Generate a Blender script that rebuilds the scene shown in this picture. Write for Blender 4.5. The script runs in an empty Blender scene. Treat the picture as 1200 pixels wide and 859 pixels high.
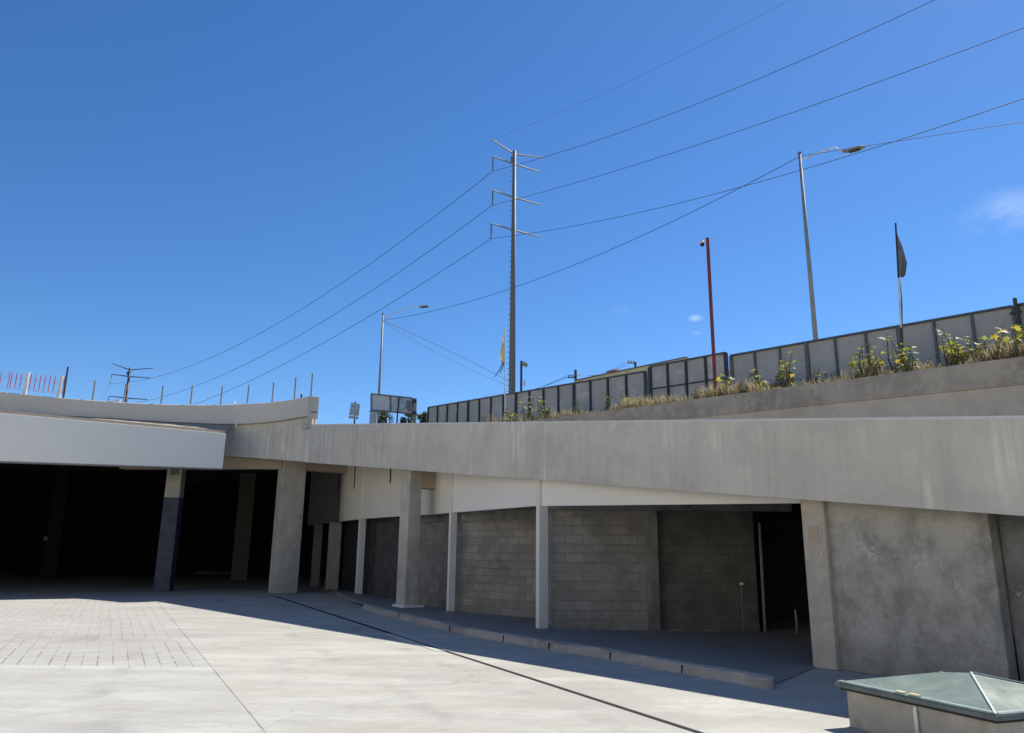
import bpy, math, random
from mathutils import Vector, Matrix
random.seed(7)
R = random.Random(11)
sc = bpy.context.scene
COL = sc.collection

# ------------------------------------------------------------------ survey of the photograph
F = 900.0; CX, CY = 600.0, 429.5; EYE = 1.6
Uc = Vector((40, -3679.5, 900)).normalized()
Yc = (Vector((0, 0, 1)) - Uc * Uc.z).normalized()
Xc = Yc.cross(Uc)
if Xc.x < 0: Xc = -Xc
def ray(px, py):
    d = Vector((px - CX, py - CY, F)); return Vector((d.dot(Xc), d.dot(Yc), d.dot(Uc)))
def atY(px, py, D):
    r = ray(px, py); return r * (D / r.y) + Vector((0, 0, EYE))
def onZ(px, py, z=0.0):
    r = ray(px, py); return r * ((z - EYE) / r.z) + Vector((0, 0, EYE))
def onV(px, py, P, d):
    r = ray(px, py); n = Vector((d[1], -d[0])); t = n.dot(Vector((P[0], P[1]))) / n.dot(r.xy)
    return r * t + Vector((0, 0, EYE))

P0 = Vector((4.52, 11.95, 0)); U = Vector((-13.92, 20.0, 0)).normalized()
N = Vector((-U.y, U.x, 0))
if N.y > 0: N = -N                      # N points from the ramp wall to the plaza
Zv = Vector((0, 0, 1))
def rp(D, off=0.0):                     # point on the ramp line whose own y is D, pushed back by off
    t = (D - P0.y) / U.y
    return P0 + U * t - N * off
def beam_bot(D): return min(2.1 + 0.1405 * (D - 9.35), 6.45)
def beam_top(D): return min(3.3 + 0.1535 * (D - 9.21), 6.66)
def Dof(p):                             # ramp-line y of a point
    return P0.y + (Vector((p[0], p[1], 0)) - P0).dot(U) * U.y

# ------------------------------------------------------------------ mesh helpers
class MB:
    def __init__(s): s.v = []; s.f = []; s.m = []; s.mi = 0
    def add(s, vs, fs):
        b = len(s.v); s.v += [Vector(v) for v in vs]
        for f in fs: s.f.append([b + i for i in f]); s.m.append(s.mi)
        return s
    def hexa(s, a, b):                  # two matching loops (bottom, top)
        n = len(a)
        fs = [list(range(n))[::-1], [n + i for i in range(n)]]
        for i in range(n):
            j = (i + 1) % n; fs.append([i, j, n + j, n + i])
        return s.add(list(a) + list(b), fs)
    def box(s, c, ax, ay, az):          # corner and three edge vectors
        c = Vector(c); ax = Vector(ax); ay = Vector(ay); az = Vector(az)
        if ax.cross(ay).dot(az) < 0: ax, ay = ay, ax
        a = [c, c + ax, c + ax + ay, c + ay]
        return s.hexa(a, [p + az for p in a])
    def cbox(s, c, dx, dy, dz, dirx=Vector((1, 0, 0))):   # centre box, turned so x runs along dirx
        dirx = Vector(dirx).normalized(); diry = Zv.cross(dirx)
        if diry.length < .01: diry = Vector((0, 1, 0))
        diry.normalize(); dz_ = dirx.cross(diry)
        return s.box(Vector(c) - dirx * dx / 2 - diry * dy / 2 - dz_ * dz / 2, dirx * dx, diry * dy, dz_ * dz)
    def tube(s, pts, rad, n=8, caps=True):
        pts = [Vector(p) for p in pts]
        if not isinstance(rad, (list, tuple)): rad = [rad] * len(pts)
        base = len(s.v); up = None
        for i, p in enumerate(pts):
            t = (pts[min(i + 1, len(pts) - 1)] - pts[max(i - 1, 0)]).normalized()
            if up is None:
                up = Vector((0, 0, 1)) if abs(t.z) < .9 else Vector((1, 0, 0))
            a = t.cross(up)
            if a.length < 1e-4: a = t.cross(Vector((0, 1, 0)))
            a.normalize(); b = a.cross(t).normalized(); up = b
            for k in range(n):
                an = 2 * math.pi * k / n
                s.v.append(p + (a * math.cos(an) + b * math.sin(an)) * rad[i])
        for i in range(len(pts) - 1):
            for k in range(n):
                k2 = (k + 1) % n
                s.f.append([base + i * n + k, base + i * n + k2, base + (i + 1) * n + k2, base + (i + 1) * n + k]); s.m.append(s.mi)
        if caps:
            s.f.append([base + k for k in range(n)][::-1]); s.m.append(s.mi)
            e = base + (len(pts) - 1) * n
            s.f.append([e + k for k in range(n)]); s.m.append(s.mi)
        return s
    def build(s, name, mats, parent=None, smooth=False, bevel=0):
        me = bpy.data.meshes.new(name)
        off = Vector(parent.matrix_basis.translation) if parent else Vector((0, 0, 0))
        pp = parent.parent if parent else None
        while pp: off += pp.matrix_basis.translation; pp = pp.parent
        me.from_pydata([tuple(v - off) for v in s.v], [], s.f)
        if not isinstance(mats, (list, tuple)): mats = [mats]
        for m in mats: me.materials.append(m)
        if len(mats) > 1: me.polygons.foreach_set('material_index', s.m)
        if smooth: me.polygons.foreach_set('use_smooth', [True] * len(me.polygons))
        me.update()
        o = bpy.data.objects.new(name, me); COL.objects.link(o)
        if parent: o.parent = parent
        if bevel:
            md = o.modifiers.new('edge', 'BEVEL'); md.width = bevel; md.segments = 2; md.limit_method = 'ANGLE'
            md.angle_limit = math.radians(40)
        return o

def tag(o, label=None, cat=None, group=None, kind=None):
    if label: o['label'] = label
    if cat: o['category'] = cat
    if group: o['group'] = group
    if kind: o['kind'] = kind
    return o
def thing(name, loc, label, cat, group=None):
    o = bpy.data.objects.new(name, None); COL.objects.link(o); o.location = Vector(loc)
    o.empty_display_size = .3
    return tag(o, label, cat, group)

# ------------------------------------------------------------------ materials
def S(r, g, b):                          # sRGB 0-255 to linear
    def c(x):
        x /= 255.0
        return x / 12.92 if x <= .04045 else ((x + .055) / 1.055) ** 2.4
    return (c(r), c(g), c(b), 1)
class NT:
    def __init__(s, name):
        s.mat = bpy.data.materials.new(name); s.mat.use_nodes = True
        s.t = s.mat.node_tree; s.b = s.t.nodes['Principled BSDF']
        s.tc = s.t.nodes.new('ShaderNodeTexCoord')
        s.geo = s.t.nodes.new('ShaderNodeNewGeometry')
    def n(s, typ, **kw):
        nd = s.t.nodes.new(typ)
        for k, v in kw.items():
            if k.startswith('i_'): 
                key = k[2:].replace('_', ' ')
                nd.inputs[key].default_value = v
            else: setattr(nd, k, v)
        return nd
    def l(s, a, b): s.t.links.new(a, b)
    def map(s, scale=(1, 1, 1), rot=(0, 0, 0), src=None, loc=(0, 0, 0)):
        m = s.n('ShaderNodeMapping'); m.inputs['Scale'].default_value = scale; m.inputs['Rotation'].default_value = rot
        m.inputs['Location'].default_value = loc
        s.l(src if src else s.geo.outputs['Position'], m.inputs['Vector']); return m.outputs[0]
    def noise(s, vec, scale, detail=4, rough=.6):
        n = s.n('ShaderNodeTexNoise'); n.inputs['Scale'].default_value = scale; n.inputs['Detail'].default_value = detail
        n.inputs['Roughness'].default_value = rough
        s.l(vec, n.inputs['Vector']); return n.outputs['Fac']
    def ramp(s, fac, stops, interp='LINEAR'):
        r = s.n('ShaderNodeValToRGB'); e = r.color_ramp.elements
        r.color_ramp.interpolation = interp
        while len(e) < len(stops): e.new(.5)
        for i, (p, c) in enumerate(stops):
            e[i].position = p; e[i].color = c if len(c) == 4 else (c[0], c[1], c[2], 1)
        s.l(fac, r.inputs['Fac']); return r.outputs['Color']
    def mix(s, a, b, fac, mode='MIX'):
        m = s.n('ShaderNodeMix'); m.data_type = 'RGBA'; m.blend_type = mode
        for sock, v in ((m.inputs[6], a), (m.inputs[7], b), (m.inputs[0], fac)):
            if isinstance(v, bpy.types.NodeSocket): s.l(v, sock)
            else: sock.default_value = v
        return m.outputs[2]
    def math(s, op, a, b=None, c=None, clamp=False):
        m = s.n('ShaderNodeMath'); m.operation = op; m.use_clamp = clamp
        for i, v in enumerate((a, b, c)):
            if v is None: continue
            if isinstance(v, bpy.types.NodeSocket): s.l(v, m.inputs[i])
            else: m.inputs[i].default_value = v
        return m.outputs[0]
    def bump(s, h, dist=.01, strength=.5, prev=None):
        b = s.n('ShaderNodeBump'); b.inputs['Distance'].default_value = dist; b.inputs['Strength'].default_value = strength
        s.l(h, b.inputs['Height'])
        if prev: s.l(prev, b.inputs['Normal'])
        return b.outputs['Normal']
    def fin(s, col=None, rough=.85, normal=None, metallic=0, spec=.3):
        if col is not None:
            if isinstance(col, bpy.types.NodeSocket): s.l(col, s.b.inputs['Base Color'])
            else: s.b.inputs['Base Color'].default_value = col
        if isinstance(rough, bpy.types.NodeSocket): s.l(rough, s.b.inputs['Roughness'])
        else: s.b.inputs['Roughness'].default_value = rough
        if normal: s.l(normal, s.b.inputs['Normal'])
        s.b.inputs['Metallic'].default_value = metallic
        s.b.inputs['Specular IOR Level'].default_value = spec
        return s.mat
G = lambda v: (v, v, v, 1)

def concrete(name, base, dark=.72, light=1.18, streak=.5, blot=.5, drips=0.0, spots=True, rough=.9, bumpd=.006, warm=None):
    k = NT(name); pos = k.geo.outputs['Position']
    big = k.noise(k.map((.55, .55, .55)), 1.0, 5, .65)
    med = k.noise(k.map((1, 1, 1)), 2.6, 6, .7)
    fine = k.noise(pos, 38, 4, .7)
    st = k.noise(k.map((3.2, 3.2, .16)), 1.0, 5, .7)
    c = k.mix(base, tuple(x * dark for x in base[:3]) + (1,), k.math('MULTIPLY', k.ramp(big, [(.38, G(0)), (.66, G(1))]), blot))
    c = k.mix(c, tuple(min(x * light, .9) for x in base[:3]) + (1,), k.math('MULTIPLY', k.ramp(med, [(.46, G(0)), (.72, G(1))]), blot))
    zone = k.ramp(k.noise(k.map((.7, .7, .35), loc=(1, 6, 2)), 1.0, 3, .6), [(.4, G(.1)), (.62, G(1))])
    c = k.mix(c, tuple(x * .66 for x in base[:3]) + (1,), k.math('MULTIPLY', k.math('MULTIPLY', k.ramp(st, [(.47, G(0)), (.7, G(1))]), zone), streak))
    st2 = k.noise(k.map((5.0, 5.0, .3), loc=(7, 3, 1)), 1.0, 3, .6)
    zone2 = k.ramp(k.noise(k.map((.9, .9, .6), loc=(8, 2, 5)), 1.0, 3, .6), [(.5, G(0)), (.64, G(1))])
    c = k.mix(c, tuple(min(x * 1.3, .9) for x in base[:3]) + (1,), k.math('MULTIPLY', k.math('MULTIPLY', k.ramp(st2, [(.52, G(0)), (.7, G(1))]), zone2), streak * .9 + drips))
    if warm:
        w = k.noise(k.map((.4, .4, .9), loc=(2, 9, 4)), 1.3, 4, .6)
        c = k.mix(c, warm, k.ramp(w, [(.5, G(0)), (.72, G(.55))]))
    if spots:
        vo = k.n('ShaderNodeTexVoronoi'); vo.inputs['Scale'].default_value = 2.4; k.l(k.map((1, 1, 1)), vo.inputs['Vector'])
        c = k.mix(c, tuple(x * .45 for x in base[:3]) + (1,), k.ramp(vo.outputs['Distance'], [(.012, G(.7)), (.03, G(0))]))
    c = k.mix(c, tuple(x * .8 for x in base[:3]) + (1,), k.ramp(fine, [(.45, G(0)), (.75, G(.5))]))
    h = k.math('ADD', k.math('MULTIPLY', fine, .35), med)
    return k.fin(c, rough, k.bump(h, bumpd, .6), spec=.25)

M = {}
M['beam'] = concrete('ramp_concrete', (.60, .56, .475, 1), dark=.72, light=1.1, streak=.9, blot=.75, drips=.15)
M['pillar'] = concrete('pillar_concrete', (.52, .48, .41, 1), dark=.6, streak=.6, blot=.85, warm=(.48, .40, .30, 1))
M['pillar_warm'] = concrete('warm_pillar_concrete', (.50, .445, .365, 1), dark=.7, streak=.35, blot=.8, warm=(.50, .405, .31, 1))
M['girder'] = concrete('tan_girder_concrete', (.46, .37, .27, 1), streak=.1, blot=.35)
M['parapet'] = concrete('parapet_concrete', (.58, .54, .47, 1), streak=.18, blot=.3)
M['parapet_end'] = concrete('parapet_end_concrete', (.5, .47, .41, 1), streak=.1, blot=.3)
M['white_panel'] = concrete('white_painted_panel', (.81, .77, .69, 1), dark=.93, light=1.03, streak=.08, blot=.4, spots=False, rough=.7, bumpd=.002)
M['cream'] = concrete('cream_panel', (.76, .72, .63, 1), dark=.93, light=1.04, streak=.08, blot=.45, spots=False, rough=.75, bumpd=.002)
M['shadepanel'] = concrete('shade_grey_panel', (.2, .195, .185, 1), streak=.1, blot=.4)  # grey that paints shade onto the far facade panels
M['dimpillar'] = concrete('dim_hall_concrete', (.12, .115, .10, 1), streak=.4, blot=.6)  # base colour darkened until the column reads as dim as the hall
M['bouncewall'] = concrete('pale_render', (.74, .69, .58, 1), dark=.94, light=1.03, streak=.1, blot=.3, spots=False)
M['baywhite'] = concrete('bay_white_panel', (.8, .78, .73, 1), dark=.94, light=1.03, streak=.08, blot=.4, spots=False, rough=.7, bumpd=.002)
M['retain'] = concrete('retaining_wall_concrete', (.56, .49, .385, 1), streak=.3, blot=.7)
M['coping'] = concrete('retaining_wall_coping', (.43, .375, .295, 1), dark=.6, streak=.35, blot=1.0)
M['curb'] = concrete('curb_stone', (.36, .335, .295, 1), streak=.3, blot=.95, bumpd=.02)
M['walk'] = concrete('sidewalk_concrete', (.25, .245, .23, 1), streak=.05, blot=.5)
M['skybase'] = concrete('skylight_base_concrete', (.43, .40, .345, 1), dark=.6, streak=.6, blot=.9)
M['post'] = concrete('white_post', (.74, .72, .66, 1), dark=.9, light=1.04, streak=.1, blot=.3, spots=False, rough=.6, bumpd=.002)
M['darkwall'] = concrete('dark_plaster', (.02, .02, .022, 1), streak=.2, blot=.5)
M['ceil'] = concrete('slab_soffit', (.33, .29, .23, 1), streak=0, blot=.5)
M['roofslab'] = concrete('roof_slab_soffit', (.14, .125, .1, 1), streak=0, blot=.5)

def rough_plaster(name, base, dk, efflo=True):
    k = NT(name); pos = k.geo.outputs['Position']
    big = k.noise(k.map((1.1, 1.1, .9)), 1.5, 9, .72)
    sm = k.noise(k.map((1, 1, 1.8)), 4, 8, .75)
    fine = k.noise(pos, 60, 3, .7)
    c = k.mix(base, dk, k.ramp(big, [(.41, G(0)), (.6, G(.95))]))
    c = k.mix(c, tuple(x * 1.35 for x in base[:3]) + (1,), k.ramp(sm, [(.55, G(0)), (.75, G(.6))]))
    sep = k.n('ShaderNodeSeparateXYZ'); k.l(pos, sep.inputs[0])
    if efflo:                             # chalky white salt lines near the top of the wall
        w = k.noise(k.map((1, 1, 1)), 3.2, 5, .55)
        line = k.math('ABSOLUTE', k.math('SUBTRACT', w, .5))
        patch = k.ramp(k.noise(k.map((1, 1, 1), loc=(5, 5, 5)), 1.6, 2, .5), [(.58, G(0)), (.64, G(1))])
        hz = k.ramp(k.math('MULTIPLY', sep.outputs[2], .4), [(.3, G(0)), (.5, G(1))])
        fac = k.math('MULTIPLY', k.math('MULTIPLY', k.ramp(line, [(.006, G(1)), (.016, G(0))]), patch), hz)
        c = k.mix(c, (.62, .62, .6, 1), k.math('MULTIPLY', fac, .6))
    damp = k.ramp(k.math('ADD', k.math('MULTIPLY', sep.outputs[2], .5), k.math('MULTIPLY', sm, .5)), [(.25, G(.5)), (.55, G(0))])
    c = k.mix(c, tuple(x * .5 for x in dk[:3]) + (1,), damp)
    c = k.mix(c, tuple(x * .75 for x in base[:3]) + (1,), k.ramp(fine, [(.45, G(0)), (.7, G(.5))]))
    return k.fin(c, .9, k.bump(k.math('ADD', sm, k.math('MULTIPLY', fine, .5)), .012, .7))
M['plaster'] = rough_plaster('rough_plaster', (.45, .425, .37, 1), (.24, .225, .192, 1))
M['plaster_dark'] = rough_plaster('dark_rough_plaster', (.24, .23, .215, 1), (.13, .125, .12, 1))

def block_mat(name, dirv, base):
    k = NT(name); ang = math.atan2(dirv[1], dirv[0])
    v = k.map((1, 1, 1), (0, 0, -ang)); sep = k.n('ShaderNodeSeparateXYZ'); k.l(v, sep.inputs[0])
    cm = k.n('ShaderNodeCombineXYZ'); k.l(sep.outputs[0], cm.inputs[0]); k.l(sep.outputs[2], cm.inputs[1])
    br = k.n('ShaderNodeTexBrick'); k.l(cm.outputs[0], br.inputs['Vector'])
    br.inputs['Scale'].default_value = 1; br.inputs['Brick Width'].default_value = .41; br.inputs['Row Height'].default_value = .205
    br.inputs['Mortar Size'].default_value = .007; br.inputs['Mortar Smooth'].default_value = .3; br.inputs['Bias'].default_value = 0
    br.inputs['Color1'].default_value = base; br.inputs['Color2'].default_value = tuple(x * 1.3 for x in base[:3]) + (1,)
    br.inputs['Mortar'].default_value = tuple(x * .8 for x in base[:3]) + (1,)
    blot = k.noise(k.map((1, 1, 1)), 1.7, 5, .6); fine = k.noise(k.geo.outputs['Position'], 45, 4, .7)
    c = k.mix(br.outputs['Color'], tuple(x * .55 for x in base[:3]) + (1,), k.ramp(blot, [(.42, G(0)), (.7, G(.7))]))
    mort = k.noise(k.map((1, 1, 1), loc=(3, 1, 8)), 2.2, 4, .6)
    c = k.mix(c, tuple(x * 1.5 for x in base[:3]) + (1,), k.math('MULTIPLY', br.outputs['Fac'], k.ramp(mort, [(.52, G(0)), (.66, G(.8))])))
    c = k.mix(c, tuple(x * .7 for x in base[:3]) + (1,), k.ramp(fine, [(.45, G(0)), (.7, G(.5))]))
    h = k.math('ADD', k.math('MULTIPLY', br.outputs['Fac'], -1.2), k.math('MULTIPLY', fine, .5))
    return k.fin(c, .92, k.bump(h, .012, .8))

def plaza_mat():
    k = NT('plaza_concrete'); pos = k.geo.outputs['Position']
    sep = k.n('ShaderNodeSeparateXYZ'); k.l(pos, sep.inputs[0]); x, y = sep.outputs[0], sep.outputs[1]
    A = Vector((-10.03, 23.23, 0)); B = Vector((-2.2, 7.57, 0)); d = (B - A).normalized(); nn = Vector((-d.y, d.x, 0))
    if nn.x < 0: nn = -nn
    s = k.math('SUBTRACT', k.math('ADD', k.math('MULTIPLY', x, nn.x), k.math('MULTIPLY', y, nn.y)), A.dot(nn))
    big = k.noise(k.map((.16, .16, .16)), 1, 5, .6)
    streak = k.noise(k.map((.5, 1.5, 1), (0, 0, .35)), 1, 7, .72)
    med = k.noise(pos, 1.1, 7, .7); fine = k.noise(pos, 26, 5, .75)
    left = k.ramp(s, [(0.0, G(1)), (.002, G(0))])
    cl = (.40, .392, .36, 1); cr = (.415, .402, .35, 1)
    c = k.mix(cr, cl, left)
    c = k.mix(c, (.315, .305, .275, 1), k.ramp(big, [(.4, G(0)), (.66, G(.9))]))
    c = k.mix(c, (.54, .53, .475, 1), k.ramp(streak, [(.5, G(0)), (.7, G(.6))]))
    c = k.mix(c, (.30, .275, .23, 1), k.ramp(streak, [(.3, G(.6)), (.5, G(0))]))
    c = k.mix(c, (.30, .29, .265, 1), k.ramp(med, [(.53, G(0)), (.68, G(.7))]))
    grit = k.noise(k.map((1, 1.8, 1), loc=(3, 7, 0)), 6.5, 8, .8)
    c = k.mix(c, (.29, .28, .255, 1), k.ramp(grit, [(.52, G(0)), (.66, G(.6))]))
    c = k.mix(c, (.56, .55, .50, 1), k.ramp(grit, [(.3, G(.6)), (.42, G(0))]))
    # stamped block bands, laid along the joint
    ang = math.atan2(d.y, d.x)
    mp = k.map((1, 1, 1), (0, 0, -ang))
    def band(y0, y1, w, h, off):
        br = k.n('ShaderNodeTexBrick'); m2 = k.map((1, 1, 1), (0, 0, 0), mp, (off, off * .37, 0)); k.l(m2, br.inputs['Vector'])
        br.inputs['Scale'].default_value = 1; br.inputs['Brick Width'].default_value = w; br.inputs['Row Height'].default_value = h
        br.inputs['Mortar Size'].default_value = .011; br.inputs['Mortar Smooth'].default_value = .2
        yw = k.math('ADD', y, k.math('MULTIPLY', k.math('SUBTRACT', med, .5), 1.5))
        inn = k.math('MULTIPLY', k.math('GREATER_THAN', yw, y0), k.math('LESS_THAN', yw, y1))
        inn = k.math('MULTIPLY', inn, k.math('LESS_THAN', s, -.12))
        return br, inn
    hsum = None
    wear = k.math('MULTIPLY', k.ramp(k.noise(pos, 2.6, 6, .75), [(.42, G(.06)), (.56, G(1))]), k.ramp(k.noise(k.map((1, 1, 1), loc=(2, 2, 9)), .5, 4, .6), [(.36, G(.3)), (.56, G(1))]))
    for (y0, y1, w, h, off, st) in ((11.6, 14.7, .42, .205, .1, .95), (15.1, 19.2, .41, .2, .23, .7), (19.35, 27, .62, .21, .4, .55)):
        br, inn = band(y0, y1, w, h, off)
        f = k.math('MULTIPLY', k.math('MULTIPLY', br.outputs['Fac'], inn), wear)
        c = k.mix(c, (.05, .045, .04, 1), k.math('MULTIPLY', f, st))
        c = k.mix(c, (.385, .37, .335, 1), k.math('MULTIPLY', inn, .3))
        hsum = f if hsum is None else k.math('ADD', hsum, f)
    # dirty smear between the bands, joints and edges
    dy = k.math('ABSOLUTE', k.math('SUBTRACT', y, 15.0))
    dm = k.math('MULTIPLY', k.ramp(dy, [(.1, G(1)), (.9, G(0))]), k.math('MULTIPLY', k.ramp(med, [(.4, G(0)), (.65, G(1))]), k.math('LESS_THAN', s, -1.5)))
    c = k.mix(c, (.22, .205, .18, 1), k.math('MULTIPLY', dm, .75))
    dl = k.ramp(k.math('ABSOLUTE', k.math('SUBTRACT', y, k.math('ADD', 11.35, k.math('MULTIPLY', med, .25)))), [(.05, G(.35)), (.25, G(0))])
    c = k.mix(c, (.6, .58, .54, 1), k.math('MULTIPLY', dl, k.math('LESS_THAN', s, 0)))
    j = k.math('MULTIPLY', k.ramp(k.math('ABSOLUTE', s), [(.005, G(1)), (.01, G(0))]), k.ramp(med, [(.35, G(.45)), (.6, G(1))]))
    c = k.mix(c, (.10, .09, .08, 1), k.math('MULTIPLY', j, .8))
    # pebbles of dirt and light scuffs
    vo = k.n('ShaderNodeTexVoronoi'); vo.inputs['Scale'].default_value = 1.9; k.l(pos, vo.inputs['Vector'])
    c = k.mix(c, (.08, .075, .07, 1), k.ramp(vo.outputs['Distance'], [(.016, G(.85)), (.03, G(0))]))
    sc2 = k.noise(k.map((1, 2.2, 1), loc=(4, 4, 0)), 1.9, 6, .75)
    c = k.mix(c, (.62, .6, .55, 1), k.ramp(sc2, [(.6, G(0)), (.76, G(.45))]))
    c = k.mix(c, (.33, .315, .285, 1), k.ramp(fine, [(.45, G(0)), (.75, G(.45))]))
    # tyre scuffs curving along the drain, oily drips and hairline cracks
    du = Vector((-.43, .9, 0)); dpn = Vector((.9, .43, 0))
    q = k.math('ADD', k.math('MULTIPLY', x, dpn.x), k.math('MULTIPLY', y, dpn.y))
    qw = k.math('ADD', q, k.math('MULTIPLY', k.noise(k.map((.12, .12, 1)), 1, 2, .5), 2.4))
    for q0, am in ((4.1, .3), (5.6, .26), (1.2, .2)):
        tm = k.ramp(k.math('ABSOLUTE', k.math('SUBTRACT', qw, q0)), [(.06, G(1)), (.2, G(0))])
        c = k.mix(c, (.2, .19, .17, 1), k.math('MULTIPLY', k.math('MULTIPLY', tm, k.ramp(med, [(.42, G(0)), (.62, G(1))])), am))
    oil = k.noise(k.map((1, 1, 1), loc=(9, 2, 0)), .55, 3, .5)
    c = k.mix(c, (.16, .15, .135, 1), k.math('MULTIPLY', k.ramp(oil, [(.68, G(0)), (.73, G(1))]), k.ramp(med, [(.4, G(0)), (.6, G(.45))])))
    cr_ = k.n('ShaderNodeTexVoronoi'); cr_.feature = 'DISTANCE_TO_EDGE'; cr_.inputs['Scale'].default_value = .16
    wob = k.n('ShaderNodeVectorMath'); wob.operation = 'ADD'; k.l(pos, wob.inputs[0])
    wn = k.n('ShaderNodeTexNoise'); wn.inputs['Scale'].default_value = 1.3; wn.inputs['Detail'].default_value = 6; k.l(pos, wn.inputs['Vector']); k.l(wn.outputs['Color'], wob.inputs[1]); k.l(wob.outputs[0], cr_.inputs['Vector'])
    ck = k.math('MULTIPLY', k.ramp(cr_.outputs['Distance'], [(.0006, G(1)), (.0016, G(0))]), k.ramp(big, [(.45, G(0)), (.55, G(1))]))
    c = k.mix(c, (.12, .11, .1, 1), k.math('MULTIPLY', ck, .3))
    hh = k.math('SUBTRACT', k.math('ADD', k.math('MULTIPLY', fine, .5), k.math('MULTIPLY', med, .6)), k.math('MULTIPLY', hsum, 1.2))
    hh = k.math('SUBTRACT', hh, j)
    return k.fin(c, .85, k.bump(hh, .006, .6), spec=.25)
M['plaza'] = plaza_mat()

def plain(name, col, rough=.5, metallic=0, var=.15, scale=6, spec=.4):
    k = NT(name); nz = k.noise(k.geo.outputs['Position'], scale, 4, .6)
    c = k.mix(col, tuple(x * (1 - var * 2) for x in col[:3]) + (1,), k.ramp(nz, [(.42, G(0)), (.7, G(1))]))
    return k.fin(c, rough, None, metallic, spec)
M['galv'] = plain('galvanised_steel', (.27, .285, .28, 1), .6, .1)
M['steelpole'] = plain('weathered_steel', (.17, .18, .18, 1), .65, .1)
M['whitemetal'] = plain('white_metal', (.72, .72, .7, 1), .4)
M['darkmetal'] = plain('dark_metal', (.035, .037, .042, 1), .5)
M['frame'] = plain('fence_frame_paint', (.045, .05, .06, 1), .55, 0, .2)
M['frame_pale'] = plain('slate_fence_frame', (.15, .155, .165, 1), .55, 0, .2)
M['fenceedge'] = plain('fence_cap_paint', (.10, .12, .14, 1), .5, 0, .2)
M['red'] = plain('red_paint', (.22, .04, .032, 1), .5, 0, .12)
M['redplastic'] = plain('red_plastic', (.55, .17, .2, 1), .5)
M['black'] = plain('black_rubber', (.012, .012, .014, 1), .6)
M['slot'] = plain('dark_slot', (.006, .006, .007, 1), .9)
M['insul'] = plain('grey_insulator', (.14, .13, .13, 1), .4)
M['cable'] = plain('black_cable', (.05, .055, .065, 1), .6)
M['bluepaint'] = plain('blue_grey_paint', (.06, .075, .11, 1), .6, 0, .2, 3)
M['signback'] = plain('aluminium_sign_back', (.36, .40, .43, 1), .45, .3)
M['signpale'] = plain('pale_sign_back', (.50, .53, .55, 1), .5, .1)
M['wood'] = plain('weathered_wood', (.09, .07, .055, 1), .8)
M['ochre'] = plain('ochre_roof', (.78, .62, .33, 1), .8, 0, .1, 1.5)
M['housewall'] = plain('far_house_wall', (.45, .42, .36, 1), .85)
M['soil'] = concrete('dry_soil', (.20, .16, .11, 1), streak=0, blot=.8, bumpd=.03)
M['asphalt'] = concrete('ramp_asphalt', (.12, .12, .12, 1), streak=0, blot=.4)
M['bluedark'] = plain('dark_blue_grey', (.07, .074, .09, 1), .6, 0, .15, 2)
M['grate'] = plain('dusty_grate', (.16, .15, .14, 1), .8)
M['drainedge'] = concrete('drain_edge_concrete', (.50, .485, .44, 1), streak=0, blot=.5)
M['yellow'] = plain('pale_yellow_plastic', (.62, .58, .36, 1), .5)

def fence_panel(name, base, mot=.9):
    k = NT(name); pos = k.geo.outputs['Position']
    sep = k.n('ShaderNodeSeparateXYZ'); k.l(pos, sep.inputs[0])
    cl = k.noise(k.map((.9, .9, .9)), 1.5, 5, .6); fi = k.noise(k.map((1, 1, 1)), 9, 4, .6)
    c = k.mix(base, tuple(min(x * 1.5, .8) for x in base[:3]) + (1,), k.ramp(cl, [(.48, G(0)), (.7, G(mot))]))
    c = k.mix(c, tuple(x * .8 for x in base[:3]) + (1,), k.ramp(fi, [(.45, G(0)), (.7, G(.6))]))
    return k.fin(c, .6, None, 0, .3)
M['panelA'] = fence_panel('dusty_grey_panel', (.42, .39, .34, 1))
M['panelB'] = fence_panel('blue_grey_panel', (.42, .395, .35, 1), .3)

def leaf_mat(name, col, trans, var):
    k = NT(name); t = k.t
    oi = k.n('ShaderNodeNewGeometry')
    c = k.ramp(oi.outputs['Random Per Island'], [(0, tuple(col)), (.55, tuple(var)), (1, tuple(x * .6 for x in col[:3]) + (1,))])
    k.l(c, k.b.inputs['Base Color']); k.b.inputs['Roughness'].default_value = .55
    k.b.inputs['Specular IOR Level'].default_value = .35
    tr = k.n('ShaderNodeBsdfTranslucent')
    k.l(k.mix(c, trans, .6), tr.inputs['Color'])
    mx = k.n('ShaderNodeMixShader'); mx.inputs[0].default_value = .45
    k.l(k.b.outputs[0], mx.inputs[1]); k.l(tr.outputs[0], mx.inputs[2])
    k.l(mx.outputs[0], t.nodes['Material Output'].inputs['Surface'])
    return k.mat
M['leaf_green'] = leaf_mat('green_leaf', (.13, .18, .035, 1), (.48, .58, .05, 1), (.22, .25, .05, 1))
M['leaf_yellow'] = leaf_mat('yellowing_leaf', (.36, .31, .05, 1), (.8, .65, .07, 1), (.28, .3, .06, 1))
M['leaf_olive'] = leaf_mat('grey_green_leaf', (.11, .12, .06, 1), (.22, .24, .08, 1), (.17, .17, .09, 1))
M['grass'] = leaf_mat('dry_grass_blade', (.33, .26, .15, 1), (.5, .4, .22, 1), (.24, .20, .13, 1))
M['tree'] = leaf_mat('tree_leaf', (.05, .07, .03, 1), (.12, .16, .04, 1), (.08, .10, .04, 1))
M['stem'] = plain('plant_stem', (.10, .085, .05, 1), .8)
M['flag_dark'] = leaf_mat('dark_flag_cloth', (.06, .065, .07, 1), (.10, .11, .12, 1), (.07, .075, .08, 1))
M['flag_pale'] = leaf_mat('pale_flag_cloth', (.75, .6, .2, 1), (.9, .75, .2, 1), (.8, .7, .35, 1))
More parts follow.
